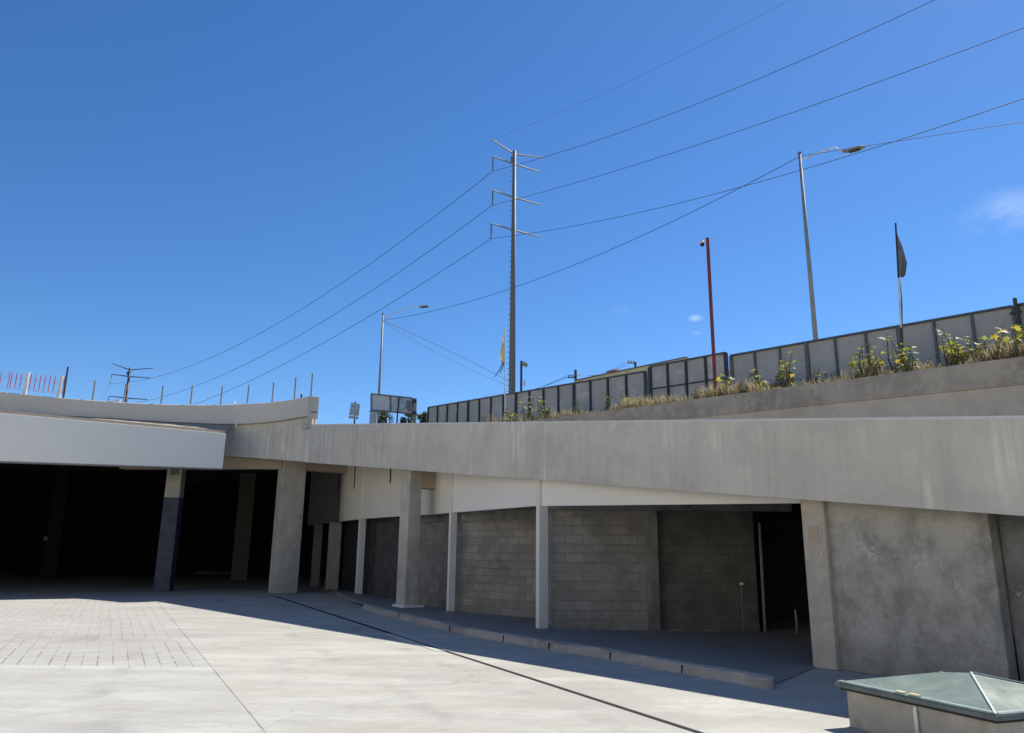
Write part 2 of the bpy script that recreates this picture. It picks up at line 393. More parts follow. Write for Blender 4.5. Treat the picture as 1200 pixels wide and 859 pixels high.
M['flag_white'] = leaf_mat('white_flag_cloth', (.8, .8, .74, 1), (.9, .88, .75, 1), (.8, .8, .7, 1))

def glass_mat():
    k = NT('dusty_green_glass'); pos = k.geo.outputs['Position']
    nz = k.noise(pos, 3.5, 5, .65); sp = k.noise(pos, 60, 2, .6)
    c = k.mix((.19, .25, .22, 1), (.28, .34, .295, 1), k.ramp(nz, [(.4, G(0)), (.68, G(1))]))
    c = k.mix(c, (.4, .42, .38, 1), k.ramp(sp, [(.6, G(0)), (.78, G(.5))]))
    k.b.inputs['Transmission Weight'].default_value = .12; k.b.inputs['IOR'].default_value = 1.5
    return k.fin(c, k.math('ADD', .12, k.math('MULTIPLY', nz, .25)), None, 0, .5)
M['glass'] = glass_mat()
M['glassframe'] = plain('grey_green_aluminium', (.27, .34, .325, 1), .5, .1)
M['rim'] = plain('dark_grey_rim', (.12, .15, .155, 1), .4, .2)

# ------------------------------------------------------------------ ground
g = MB(); g.add([(-400, -60, 0), (400, -60, 0), (400, 700, 0), (-400, 700, 0)], [[0, 1, 2, 3]])
tag(g.build('ground', M['plaza']), kind='structure')

# ------------------------------------------------------------------ ramp: side wall, deck
Ds = [3, 6, 9, 12, 15, 18, 21, 24, 27, 30, 31.3, 34, 37, 41.5]
def strip(off_top, prof):                # prof(D) -> closed list of (offset, z); swept along the ramp line
    m = MB(); n = len(prof(10)); base = 0
    for D in Ds:
        for (o, z) in prof(D):
            p = rp(D, o); m.v.append(Vector((p.x, p.y, z)))
    for i in range(len(Ds) - 1):
        for k2 in range(n):
            j = (k2 + 1) % n
            m.f.append([i * n + k2, (i + 1) * n + k2, (i + 1) * n + j, i * n + j]); m.m.append(0)
    m.f.append(list(range(n))); m.m.append(0)
    e = (len(Ds) - 1) * n; m.f.append([e + q for q in range(n)][::-1]); m.m.append(0)
    return m
w = thing('ramp_side_wall', rp(12, -.15), 'long stained grey concrete side wall of the ramp, carried on the pillars', 'ramp wall')
strip(0, lambda D: [(-.15, beam_bot(D)), (-.15, beam_top(D) - .045), (.2, beam_top(D) - .045), (.2, beam_bot(D))]).build('wall_body', M['beam'], w)
strip(0, lambda D: [(-.149, beam_top(D) - .044), (-.105, beam_top(D)), (.2, beam_top(D)), (.2, beam_top(D) - .044)]).build('top_edge', M['parapet_end'], w)
tag(strip(0, lambda D: [(.203, beam_bot(D) + .16), (.203, beam_bot(D) + .62), (9.0, beam_bot(D) + .62), (9.0, beam_bot(D) + .16)]).build('ramp_road', M['ceil']), kind='structure')

# retaining wall above and behind the ramp
rw = thing('retaining_wall', rp(20, 9), 'tall tan grey retaining wall behind the ramp, with a darker band along its top', 'retaining wall')
def rz(D2): return 6.17 + .0685 * (D2 - 17.18)      # D2 = own y of the point
body = MB(); cop = MB()
pts = []
for D in (2, 8, 14, 20, 26, 32, 40, 50, 66):
    a = rp(D, 9.003); pts.append((a, rz(a.y)))
def copth(D2): return .64
for i in range(len(pts) - 1):
    (a, za), (b, zb) = pts[i], pts[i + 1]
    th = -N * .35; ca, cb = za - .72 + .004 * a.y, zb - .72 + .004 * b.y
    body.hexa([a, b, b + th, a + th], [a + Zv * ca, b + Zv * cb, b + th + Zv * cb, a + th + Zv * ca])
    q = N * .04
    cop.hexa([a + q + Zv * (ca + .002), b + q + Zv * (cb + .002), b + th + Zv * (cb + .002), a + th + Zv * (ca + .002)],
             [a + q + Zv * za, b + q + Zv * zb, b + th + Zv * zb, a + th + Zv * za])
body.build('wall_body', M['retain'], rw); cop.build('coping_band', M['coping'], rw)

# upper ground behind the retaining wall
ug = MB(); prof = [(9.36, -.06), (10.4, .12), (12.2, .2), (14, .25), (30, .6), (120, 1.5)]
rows = []
for D in (-10, 2, 10, 18, 26, 34, 44, 56, 80, 130):
    row = []
    for o, dz in prof:
        p = rp(D, o); z = rz(rp(min(D, 56), 9).y) + dz
        row.append(len(ug.v)); ug.v.append(Vector((p.x, p.y, z + (R.uniform(-.03, .05) if 9.5 < o < 14 else 0))))
    rows.append(row)
for i in range(len(rows) - 1):
    for k2 in range(len(prof) - 1):
        ug.f.append([rows[i][k2], rows[i + 1][k2], rows[i + 1][k2 + 1], rows[i][k2 + 1]]); ug.m.append(0)
tag(ug.build('upper_terrain', M['soil'], smooth=True), kind='structure')

# ------------------------------------------------------------------ pillars
def pillar(name, corner, w, dep, ztop, mat, label, bevel=.025, z0=0.0):
    c = Vector((corner[0], corner[1], z0)); t = thing(name, c, label, 'pillar', 'concrete pillars of the ramp and hall')
    m = MB(); m.box(c, U * w, -N * dep, Zv * (ztop - z0)); m.build('shaft', mat, t, bevel=bevel)
    return t
pb = pillar('concrete_pillar', (4.78, 11.9), .4, .5, beam_bot(11.7) + .12, M['pillar_warm'], 'tan concrete pillar with a chipped patched recess near its top, right of the widest bay')
def facept(al, z, out=.0):                 # point on the front face of that pillar
    return Vector((4.78, 11.9, 0)) + U * al + Zv * z + N * out
m = MB(); m.box(facept(.07, 1.78, .003), U * .26, N * .004, Zv * .36); m.build('patch', M['pillar'], pb)
m = MB(); m.box(facept(.11, 1.82, .009), U * .18, N * .006, Zv * .22); m.build('patch', M['girder'], pb)
m = MB(); m.box(facept(.11, 2.04, .009), U * .18, N * .012, Zv * .04); m.build('recess_lip', M['coping'], pb)
m = MB()
for q in range(2): m.box(facept(.12 + .07 * q, 1.6 + .015 * q, .001), U * .03, N * .004, Zv * .09 - U * .05)
m.build('paint_mark', M['parapet'], pb)
p2 = pillar('concrete_pillar', (-3.0, 22.95), .56, .42, beam_bot(22.6) + .12, M['pillar'], 'grey concrete pillar with dark rust stained top, standing on the sidewalk by the curb', z0=.02)
m = MB(); m.box(Vector((-3.0, 22.95, .085)) + N * .07 - U * .07, U * .7, -N * .68, Zv * .07); m.build('base_pad', M['post'], p2)
p3 = pillar('concrete_pillar', (-9.3, 31.6), .75, .95, beam_bot(31.3) + .12, M['pillar'], 'thick grey concrete pillar at the inner corner of the dark hall')

# cross girders on top of the pillars
def girder(a, b, z1, z0, th, label, mat='girder'):
    a = Vector(a); b = Vector(b); d = (b - a).normalized(); n = Vector((d.y, -d.x, 0))
    if n.y > 0: n = -n
    m = MB(); m.box(a + Zv * z0, b - a, -n * th, Zv * (z1 - z0))
    o = m.build('girder', M[mat], bevel=.012); tag(o, label, 'girder', 'tan girders under the ramp')
    return o
q = Vector((-3.0, 22.95, 0)) - N * .42
girder(q + U * .02, q - N * 1.1 + U * .02, beam_bot(22.5) + .13, 3.5, .4, 'short tan girder running from the stained sidewalk pillar to the cream facade')
q = Vector((-9.3, 31.6, 0)) - N * .95
girder(q + U * .05, q - N * 2.05 + U * .05, beam_bot(31) + .1, 4.92, .45, 'tan girder between the thick pillar and the cream facade')
q = Vector((-9.45, 31.75, 0))
girder(q, Vector((-16.5, 32.5, 0)), 5.72, atY(263, 549.3, 32).z, .45, 'long tan girder left of the thick pillar, running behind the white fascia')

# ------------------------------------------------------------------ facade of the bays
A = Vector((.67, 17.8, 0)); B = Vector((-1.67, 22.3, 0)); C = Vector((-5.84, 30.6, 0)); Dp = Vector((-8.1, 35.5, 0))
E0 = Vector((4.98, 12.05, 0)); F0 = Vector((-10.6, 41.0, 0))
def soff(p): return min(beam_bot(Dof(p)) + .165, 6.69)
fac = thing('bay_facade', A, 'cream panelled facade band above the open bays under the ramp', 'facade')
def panel(a, b, za, zb, mat, inset=0.0, nseg=4):
    d = (b - a).normalized(); n = Vector((d.y, -d.x, 0))
    if n.y > 0: n = -n
    m = MB()
    for i in range(nseg):
        p = a.lerp(b, i / nseg); r = a.lerp(b, (i + 1) / nseg)
        z0, z1 = za + (zb - za) * i / nseg, za + (zb - za) * (i + 1) / nseg
        t0, t1 = soff(p), soff(r)
        m.add([p + Zv * z0, r + Zv * z1, r + Zv * t1, p + Zv * t0,
               p - n * .14 + Zv * z0, r - n * .14 + Zv * z1, r - n * .14 + Zv * t1, p - n * .14 + Zv * t0],
              [[0, 3, 2, 1], [4, 5, 6, 7], [0, 1, 5, 4], [3, 7, 6, 2]] + ([[0, 4, 7, 3]] if i == 0 else []) + ([[1, 2, 6, 5]] if i == nseg - 1 else []))
    return m.build('facade_panel', mat, fac)
def gap(a, b, t=.012):
    d = (b - a).normalized(); return a + d * t, b - d * t
for (a, b, za, zb, mt) in ((E0, A, 2.43, 2.68, 'baywhite'), (A, B, 2.69, 2.74, 'baywhite')):
    a2, b2 = gap(a, b); panel(a2, b2, za, zb, M[mt])
mid = B.lerp(C, .11); mid2 = B.lerp(C, .62)
for (a, b, za, zb) in ((B, mid, 2.74, 2.745), (mid, mid2, 2.745, 2.83), (mid2, C, 2.83, 2.88), (C, C.lerp(Dp, .72), 2.88, 2.91), (C.lerp(Dp, .72), Dp, 2.91, 2.92), (Dp, F0, 2.92, 2.97)):
    a2, b2 = gap(a, b); panel(a2, b2, za, zb, M['cream'] if a.y < 33.5 else M['shadepanel'])  # far panels swap cream for a grey standing in for shade
# dark slits between the upper panels
for p, z0 in ((mid2, 4.0), (C.lerp(Dp, .25), 4.15), (C.lerp(Dp, .8), 4.15)):
    d = (C - B).normalized(); n = Vector((d.y, -d.x, 0)); n = -n if n.y > 0 else n
    m = MB(); m.box(p + n * .004 + Zv * z0, d * .1, n * .012, Zv * (soff(p) - .02 - z0)); m.build('panel_slit', M['slot'], fac)
posts = []
def fpost(p, dirv, wdt, dep, z1, label, mat='post', z0=0.0):
    d = Vector(dirv).normalized(); n = Vector((d.y, -d.x, 0)); n = -n if n.y > 0 else n
    m = MB(); m.box(p - d * wdt / 2 + n * .06 + Zv * z0, d * wdt, -n * dep, Zv * (z1 - z0))
    o = m.build('facade_post', M[mat], bevel=.01); tag(o, label, 'post', 'posts along the bay facade'); return o
fpost(A, B - A, .15, .24, soff(A) - .02, 'slim white post between the widest bay and the block walled bay left of it')
fpost(B, B - A, .13, .2, soff(B) - .02, 'slim white post standing just right of the stained sidewalk pillar')
fpost(C, C - B, .17, .25, soff(C) - .02, 'slim pale post with a broken edge left of the stained sidewalk pillar')
fpost(Dp, Dp - C, .35, .5, 2.93, 'wide grey facade post far left beside the thick hall pillar', 'pillar')
fpost(Dp.lerp(F0, .62), F0 - Dp, .2, .4, 2.96, 'dim post at the far dark end of the facade, behind the thick pillar', 'walk')

# block walls of the bays
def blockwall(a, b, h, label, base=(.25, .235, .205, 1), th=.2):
    a = Vector(a); b = Vector(b); d = (b - a).normalized(); n = Vector((d.y, -d.x, 0)); n = -n if n.y > 0 else n
    m = MB(); m.box(a, b - a, -n * th, Zv * h)
    o = m.build('block_wall', block_mat('concrete_blocks', d, base)); tag(o, label, 'block wall', 'block walls closing the bays'); return o
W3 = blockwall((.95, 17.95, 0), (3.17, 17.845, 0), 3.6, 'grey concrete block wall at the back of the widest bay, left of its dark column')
blockwall((3.19, 17.844, 0), (5.5, 17.74, 0), 3.6, 'block wall coloured darker for shade at the back of the widest bay, right of its dark column', (.13, .122, .108, 1))  # darker base stands in for light falling off towards the right
blockwall((-1.55, 22.6, 0), (.86, 20.75, 0), 4.4, 'grey concrete block wall in the bay between the two slim white posts')
blockwall((.88, 20.9, 0), (.98, 17.96, 0), 3.9, 'block return wall between the two widest bays, just behind the slim white post')
blockwall((-3.6, 27.6, 0), (-1.5, 22.9, 0), 4.6, 'shaded block wall behind the stained sidewalk pillar')
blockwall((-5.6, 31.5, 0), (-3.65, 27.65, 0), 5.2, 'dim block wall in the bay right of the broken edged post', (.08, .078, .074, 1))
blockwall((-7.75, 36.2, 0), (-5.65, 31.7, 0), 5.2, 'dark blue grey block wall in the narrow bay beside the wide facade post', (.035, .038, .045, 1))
m = MB(); RD = random.Random(9)
for i in range(90):
    p = Vector((.97, 17.93, 0)).lerp(Vector((4.6, 17.78, 0)), RD.random()) + Vector((0, -.02 - RD.uniform(0, .09), .004)); s_ = RD.uniform(.012, .045)
    m.cbox(p + Zv * s_ * .3, s_ * 2.2, s_, s_ * .8, Vector((1, RD.uniform(-.5, .5), RD.uniform(-.2, .2))))
tag(m.build('mortar_rubble', M['curb']), 'crumbs of dry mortar lying along the foot of the block wall', 'rubble')['kind'] = 'stuff'
for (a, b, zz, lb_) in (((-1.55, 22.6), (.86, 20.75), 2.5, 'dark lintel over the block wall between the two slim white posts'), ((-3.6, 27.6), (-1.5, 22.9), 2.55, 'dark lintel over the block wall behind the stained sidewalk pillar')):
    a = Vector((*a, 0)); b = Vector((*b, 0)); d = (b - a).normalized(); n = Vector((d.y, -d.x, 0)); n = -n if n.y > 0 else n
    m = MB(); m.box(a + n * .003 + Zv * zz, b - a, n * .07, Zv * .3); tag(m.build('lintel_beam', M['plaster_dark']), lb_, 'beam')
# concrete column and lintel against the wide bay's back wall, side return and recess walls coloured dark for their shade
m = MB(); m.box((3.07, 17.62, 0), (.24, -.011, 0), (0, .2, 0), (0, 0, 3.5)); tag(m.build('wall_column', M['plaster_dark'], bevel=.01), 'dark concrete column set in the block wall of the widest bay', 'column')
m = MB(); m.box((.9, 17.68, 2.6), (5.4, -.25, 0), (0, .2, 0), (0, 0, .22)); tag(m.build('lintel_beam', M['plaster_dark'], bevel=.01), 'dark concrete lintel along the top of the block wall in the widest bay', 'beam')
m = MB(); m.box((5.0, 21.5, 0), (7.0, -.3, 0), (0, .2, 0), (0, 0, 4.6)); m.box((5.3, 18.16, 0), (.19, 0, 0), (0, 3.3, 0), (0, 0, 4.2)); tag(m.build('dark_wall', M['bluedark']), 'walls coloured blue black for shade in the deep recess at the right end of the widest bay', 'wall')
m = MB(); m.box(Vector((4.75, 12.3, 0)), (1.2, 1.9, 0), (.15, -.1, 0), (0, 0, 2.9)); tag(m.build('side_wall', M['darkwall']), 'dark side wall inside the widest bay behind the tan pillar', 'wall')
# pipes in the widest bay
pp = atY(897, 741, 17.45); pt = atY(890, 613, 17.45)
tag(MB().tube([Vector((pp.x, pp.y, 0)), Vector((pt.x, pt.y, pt.z))], .035, 8).build('pipe', M['walk'], smooth=True), 'long thin pale pipe standing upright in the dark corner of the widest bay', 'pipe')
pp = atY(935, 740, 17.2); pt = atY(932, 714, 17.2)
tag(MB().tube([Vector((pp.x, pp.y, 0)), Vector((pt.x, pt.y, pt.z))], .03, 8).build('pipe', M['walk'], smooth=True), 'short grey pipe stub on the floor near the tan pillar', 'pipe')
st = thing('standpipe', (*atY(871, 742, 17.4).xy, 0), 'thin dark standpipe with a small white tap against the block wall', 'standpipe')
b0 = Vector((*atY(871, 742, 17.4).xy, 0)); t0 = atY(869, 684, 17.4)
MB().tube([b0, t0], .018, 6).build('riser', M['steelpole'], st); MB().cbox(t0, .07, .06, .05).build('tap', M['whitemetal'], st)

# rough plaster walls right of the tan pillar
def fwall(D0, D1, off, mat, name, label, th=.25, cat='wall'):
    a = rp(D0, off); b = rp(D1, off); m = MB()
    m.hexa([a, b, b - N * th, a - N * th], [a + Zv * (beam_bot(D0) + .14), b + Zv * (beam_bot(D1) + .14), b - N * th + Zv * (beam_bot(D1) + .14), a - N * th + Zv * (beam_bot(D0) + .14)])
    o = m.build(name, M[mat], bevel=.015); tag(o, label, cat); return o
fwall(12.0, 9.92, .29, 'plaster', 'plaster_wall', 'mottled grey plaster wall with white salt marks behind the glass skylight')
fwall(9.9, 2.6, .5, 'plaster_dark', 'plaster_wall', 'darker recessed plaster wall at the right edge, stepped back from the mottled one')
m = MB(); a = rp(3, .2); m.hexa([a, rp(3, 9), rp(2.8, 9), rp(2.8, .2)], [p + Zv * 1.3 for p in (a, rp(3, 9), rp(2.8, 9), rp(2.8, .2))])
tag(m.build('ramp_end_wall', M['plaster_dark']), 'plain concrete wall closing the low end under the ramp', 'wall')

# ------------------------------------------------------------------ sidewalk, curb, drain
cpx = [(424, 713.5), (440, 719), (466.8, 725.6), (499, 733.6), (533.7, 742), (574, 750), (600, 754), (631.7, 760), (690, 769), (731.7, 777), (790, 788), (835, 796), (890, 806.5)]
cl = [onZ(*p) for p in cpx]
def off_line(line, d):
    out = []
    for i, p in enumerate(line):
        t = (line[min(i + 1, len(line) - 1)] - line[max(i - 1, 0)]).normalized(); n = Vector((t.y, -t.x, 0)); n = -n if n.dot(-N) < 0 else n
        out.append(p + n * d)
    return out
ci = off_line(cl, .2)
cb = thing('sidewalk_curb', cl[6], 'weathered concrete curb with chipped edges along the sidewalk, rounded at its near end', 'curb')
m = MB(); RC = random.Random(3)
fine_f, fine_b = [], []
for i in range(len(cl) - 1):
    nseg = 5
    for k2 in range(nseg):
        fine_f.append(cl[i].lerp(cl[i + 1], k2 / nseg)); fine_b.append(ci[i].lerp(ci[i + 1], k2 / nseg))
fine_f.append(cl[-1]); fine_b.append(ci[-1])
# rounded nose
t = (cl[-1] - cl[-2]).normalized(); mid_ = (cl[-1] + ci[-1]) / 2; hw = (ci[-1] - cl[-1]) / 2
for an in (30, 55, 75, 87):
    a_ = math.radians(an); c_ = mid_ + t * .13 * math.sin(a_)
    fine_f.append(c_ - hw * math.cos(a_)); fine_b.append(c_ + hw * math.cos(a_))
nn_ = len(fine_f)
for i in range(nn_):
    f_, b_ = fine_f[i], fine_b[i]; bd = (b_ - f_); w_ = bd.length; bd = bd.normalized() if w_ > .001 else bd
    j1, j2 = RC.uniform(-.022, .012), RC.uniform(-.024, .006)
    h_ = .14
    m.v += [f_.copy(), f_ + bd * (.01 + max(0, -j1) * 1.5) + Zv * (h_ - .045 + j1), f_ + bd * min(.045, w_ * .4) + Zv * (h_ + j2), b_ + Zv * h_, b_.copy()]
for i in range(nn_ - 1):
    for k2 in range(4):
        m.f.append([i * 5 + k2, (i + 1) * 5 + k2, (i + 1) * 5 + k2 + 1, i * 5 + k2 + 1]); m.m.append(0)
m.f.append([0, 1, 2, 3, 4]); m.m.append(0); e = (nn_ - 1) * 5; m.f.append([e + 4, e + 3, e + 2, e + 1, e]); m.m.append(0)
m.build('curb_stone', M['curb'], cb)
m = MB()
for fr in (.17, .33, .47, .6, .72, .86):
    i = int(fr * (len(cl) - 1) * 5); p = fine_f[i]; tdir = (fine_f[i + 1] - fine_f[i]).normalized(); nb = (fine_b[i] - fine_f[i]).normalized()
    m.box(p - nb * .004, tdir * .018, nb * .02, Zv * .115)
m.build('joint', M['slot'], cb)
# sidewalk surface behind the curb, falling gently towards the wide bay
sw = MB(); inner = off_line(cl, .19)
back = [Vector(p) for p in ((-9.5, 37.5), (-8.6, 35.8), (-6.6, 31.6), (-4.9, 28.2), (-3.2, 24.6), (-1.9, 22.6), (-.7, 21.6), (.5, 20.3), (1.2, 17.9), (2.2, 17.8), (3.3, 17.75), (4.3, 17.7), (5.0, 17.7))] if False else [Vector((x, y, 0)) for x, y in ((-6.9, 31.9), (-6.1, 31.0), (-4.9, 29.0), (-3.6, 26.4), (-2.2, 23.3), (-1.2, 21.9), (-.3, 21.3), (.75, 20.4), (1.2, 17.9), (2.2, 17.82), (3.3, 17.78), (4.3, 17.72), (5.0, 17.7))]
for i in range(len(inner)):
    fz = max(.012, .10 - .095 * (i / 9.0)) if i < 12 else .012
    sw.v += [inner[i] + Zv * fz, back[i] + Zv * fz]
for i in range(len(inner) - 1):
    sw.f.append([2 * i, 2 * i + 2, 2 * i + 3, 2 * i + 1]); sw.m.append(0)
b_ = len(sw.v); sw.v += [Vector((4.62, 12.25, .012)), Vector((5.3, 12.3, .012)), Vector((6.2, 17.6, .012))]
sw.f.append([2 * len(inner) - 2, b_, b_ + 1, b_ + 2, 2 * len(inner) - 1]); sw.m.append(0)
# small ramp that brings the sidewalk down to the plaza at its far end
b_ = len(sw.v); sw.v += [onZ(405, 704) + Zv * .006, onZ(384, 690) + Zv * .006]
sw.f.append([b_, 0, 1, b_ + 1]); sw.m.append(0)
tag(sw.build('sidewalk', M['walk']), kind='structure')

da, db_ = onZ(320, 698), onZ(820, 859); dd = (db_ - da).normalized(); dn = Vector((-dd.y, dd.x, 0)); dn = -dn if dn.dot(N) < 0 else dn
dend = da + dd * 32
dr = thing('trench_drain', (da + dend) / 2, 'long narrow black trench drain cut across the plaza between pale edges', 'drain')
m = MB()
def sheet(m, a, b, n0, n1, z):
    m.add([a + dn * n0 + Zv * z, b + dn * n0 + Zv * z, b + dn * n1 + Zv * z, a + dn * n1 + Zv * z], [[0, 1, 2, 3]])
p1 = da + dd * 15.0; p2_ = da + dd * 18.1
m.box(da + Zv * .0005 - dn * .05, dd * 15.0, dn * .1, Zv * .004); m.box(p2_ + Zv * .0005 - dn * .035, dend - p2_, dn * .07, Zv * .004); m.build('slot', M['slot'], dr)
m = MB(); m.box(p1 + Zv * .0005 - dn * .05, p2_ - p1, dn * .1, Zv * .006); m.build('grate', M['grate'], dr)
m = MB(); m.box(p1 + Zv * .0005 + dn * .053, p2_ - p1, dn * .1, Zv * .006); m.build('edge_strip', M['drainedge'], dr)
m = MB(); m.box(p1 + Zv * .0005 - dn * .153, p2_ - p1, dn * .1, Zv * .006); m.build('edge_strip', M['drainedge'], dr)

# ------------------------------------------------------------------ the hall on the left
deckz = 6.7
curve = [(-70, 12), (-46, 18.6), (-30, 24.6), (-24, 27.3), (-19.6, 29.1), (-18.0, 29.55), (-16.3, 30.0), (-15.1, 30.5), (-13.85, 30.9), (-12.7, 31.15), (-11.55, 31.25), (-10.8, 31.1), (-10.0, 30.75), (-9.4, 30.35), (-8.7, 29.8), (-7.82, 29.1)]
curve = [Vector((x, y, 0)) for x, y in curve]
hall = thing('parking_hall', (-20, 33, 0), 'dark open parking hall with a curved pale parapet and a white fascia', 'building')
m = MB(); poly = [p + Zv * deckz for p in curve]
endb = curve[-1] - N * 10
poly2 = [p - (p - Vector((-12, 50, 0))).normalized() * .02 for p in poly] + [curve[-1] - N * .3 + U * .05 + Zv * deckz, rp(31.2, .16) + Zv * deckz, rp(41.4, .16) + Zv * deckz, rp(41.4, 9.2) + Zv * deckz, rp(80, 9.2) + Zv * deckz, Vector((-70, 90, deckz))]
m.hexa(poly2, [p + Zv * .35 for p in poly2]); m.build('roof_slab', M['roofslab'], hall)
def offs(line, d):
    out = []
    for i, p in enumerate(line):
        t_ = (line[min(i + 1, len(line) - 1)] - line[max(i - 1, 0)]).normalized(); out.append(p + Vector((-t_.y, t_.x, 0)) * d)
    return out
bk = offs(curve, .34)
m = MB(); ztop = []
tops = [(0, 459), (30, 462), (70, 466.3), (117, 469.7), (160, 472.5), (200, 474), (235, 474.6), (270, 474), (310, 472), (340, 468.5), (362, 464)]
def toppix(x):
    if x <= 0: return 459 + x * .1
    for i in range(len(tops) - 1):
        if tops[i][0] <= x <= tops[i + 1][0]:
            f_ = (x - tops[i][0]) / (tops[i + 1][0] - tops[i][0]); return tops[i][1] + f_ * (tops[i + 1][1] - tops[i][1])
    return 464
def pxof(p):
    q_ = p - Vector((0, 0, EYE)); c_ = Xc * q_.x + Yc * q_.y + Uc * q_.z
    return c_.x / c_.z * F + CX, c_.y / c_.z * F + CY
for p in curve:
    if p.x < -21: ztop.append(7.62); continue
    x, _ = pxof(p + Zv * 7.4); ztop.append(atY(x, toppix(x), p.y).z)
for i in range(len(curve)):
    m.v += [curve[i] + Zv * (deckz - .015), curve[i] + Zv * (ztop[i] - .02), curve[i].lerp(bk[i], .07) + Zv * ztop[i], bk[i] + Zv * ztop[i], bk[i] + Zv * (deckz - .015)]
for i in range(len(curve) - 1):
    for k2 in range(5):
        m.f.append([i * 5 + k2, i * 5 + (k2 + 1) % 5, (i + 1) * 5 + (k2 + 1) % 5, (i + 1) * 5 + k2]); m.m.append(0)
m.f.append([0, 4, 3, 2, 1]); m.m.append(0)
par = m.build('parapet', M['parapet'], hall)
# curved wall under the parapet, a continuation of the ramp wall
ic = offs(curve, .22)
ib = [q_ + (q_ - Vector((-12, 20, 0))).normalized() * .3 for q_ in ic]
def wbot(p):
    x_, _ = pxof(p + Zv * 5.5)
    if x_ < 250: return 5.45
    return atY(x_, 534 + (x_ - 264) * .0745, p.y).z
m = MB(); n_ = len(ic)
for p, q_ in zip(ic, ib): m.v += [p + Zv * wbot(p), p + Zv * 6.68, q_ + Zv * 6.68, q_ + Zv * wbot(p)]
for i in range(n_ - 1):
    for k2 in range(4): m.f.append([i * 4 + k2, i * 4 + (k2 + 1) % 4, (i + 1) * 4 + (k2 + 1) % 4, (i + 1) * 4 + k2]); m.m.append(0)
m.f.append([0, 3, 2, 1]); m.m.append(0); e = (n_ - 1) * 4; m.f.append([e, e + 1, e + 2, e + 3]); m.m.append(0)
m.build('curved_wall', M['beam'], hall)
# end block of the parapet, with a small step resting on the ramp wall
ce = curve[-1]; ze = ztop[-1]
m = MB(); m.box(ce + Zv * 6.58 + N * .02, -U * .02 - N * .0, -N * .42, Zv * (ze - 6.58))
e_ = m.build('parapet_end', M['parapet_end'], hall, bevel=.008)
m = MB(); m.box(ce - N * .03 + U * .12 + Zv * (beam_top(28.9) - .1), U * .9, -N * .33, Zv * (6.66 - beam_top(28.9) + .1)); m.build('parapet_foot', M['parapet_end'], hall)
m = MB(); m.box(ce - U * .026 - N * .1 + Zv * 6.83, -U * .004, -N * .24, Zv * .03); m.build('joint_line', M['slot'], hall)
# fascia
fl0, fl1 = atY(0, 484, 26), atY(0, 540, 26); fr0, fr1 = atY(265, 508, 30), atY(263, 549, 30)
d_ = (Vector((fr0.x, fr0.y, 0)) - Vector((fl0.x, fl0.y, 0))); dl_ = d_.normalized(); nf = Vector((dl_.y, -dl_.x, 0))
L0 = Vector((fl0.x, fl0.y, 0)); R0 = Vector((fr0.x, fr0.y, 0))
ext = 30.0; LL = L0 - dl_ * ext; sl = ext / d_.length
zt = fl0.z - (fr0.z - fl0.z) * sl; zb = fl1.z - (fr1.z - fl1.z) * sl
m = MB(); bkv = -nf * .3
m.hexa([LL + Zv * zb, R0 + Zv * fr1.z, R0 + bkv + Zv * fr1.z, LL + bkv + Zv * zb], [LL + Zv * zt, R0 + Zv * fr0.z, R0 + bkv + Zv * fr0.z, LL + bkv + Zv * zt])
m.build('fascia_panel', M['white_panel'], hall, bevel=.012)
m = MB(); bk2 = -nf * .22                              # thin grey drip strip along the lower edge
m.hexa([LL + nf * .004 + Zv * (zb - .05), R0 + nf * .004 + Zv * (fr1.z - .05), R0 + bk2 + Zv * (fr1.z - .05), LL + bk2 + Zv * (zb - .05)],
       [LL + nf * .004 + Zv * (zb - .002), R0 + nf * .004 + Zv * (fr1.z - .002), R0 + bk2 + Zv * (fr1.z - .002), LL + bk2 + Zv * (zb - .002)])
m.build('drip_strip', M['walk'], hall)
cv_ = offs(curve, .1); m = MB(); n_ = len(cv_)
for p in cv_:
    a_ = (p - LL).dot(dl_)
    if a_ > (R0 - LL).length + .8: continue
    a_ = min(a_, (R0 - LL).length); f_ = max(a_, 0) / (R0 - LL).length; c_ = LL + dl_ * (f_ * (R0 - LL).length) - nf * .29
    zf = zt + (fr0.z - zt) * f_ - .1
    m.v += [c_ + Zv * zf, p + Zv * 6.66, p + Zv * 6.69, c_ + Zv * (zf + .03)]
for i in range(len(m.v) // 4 - 1):
    for k2 in range(4): m.f.append([i * 4 + k2, i * 4 + (k2 + 1) % 4, (i + 1) * 4 + (k2 + 1) % 4, (i + 1) * 4 + k2]); m.m.append(0)
m.build('ledge', M['ceil'], hall)
# slab edge beam between fascia and parapet, then dark interior walls
m = MB(); q0 = L0 - dl_ * ext - nf * .32; q1 = R0 - nf * .32
m.hexa([q0 + Zv * (zb + .1), q1 + Zv * (fr1.z + .1), q1 - nf * .25 + Zv * (fr1.z + .1), q0 - nf * .25 + Zv * (zb + .1)], [q0 + Zv * (zt + .15), q1 + Zv * (fr0.z + .15), q1 - nf * .25 + Zv * (fr0.z + .15), q0 - nf * .25 + Zv * (zt + .15)]); m.build('edge_beam', M['ceil'], hall)
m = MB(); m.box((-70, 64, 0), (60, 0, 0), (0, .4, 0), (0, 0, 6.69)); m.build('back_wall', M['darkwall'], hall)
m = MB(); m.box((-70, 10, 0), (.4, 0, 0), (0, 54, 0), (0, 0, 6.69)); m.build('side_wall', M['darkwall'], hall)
m = MB(); m.box(rp(34, 8.7), rp(78, 8.7) - rp(34, 8.7), N * .2, Zv * 6.6); m.build('dark_liner_wall', M['darkwall'], hall)  # near-black wall added over the retaining wall to keep the hall dark
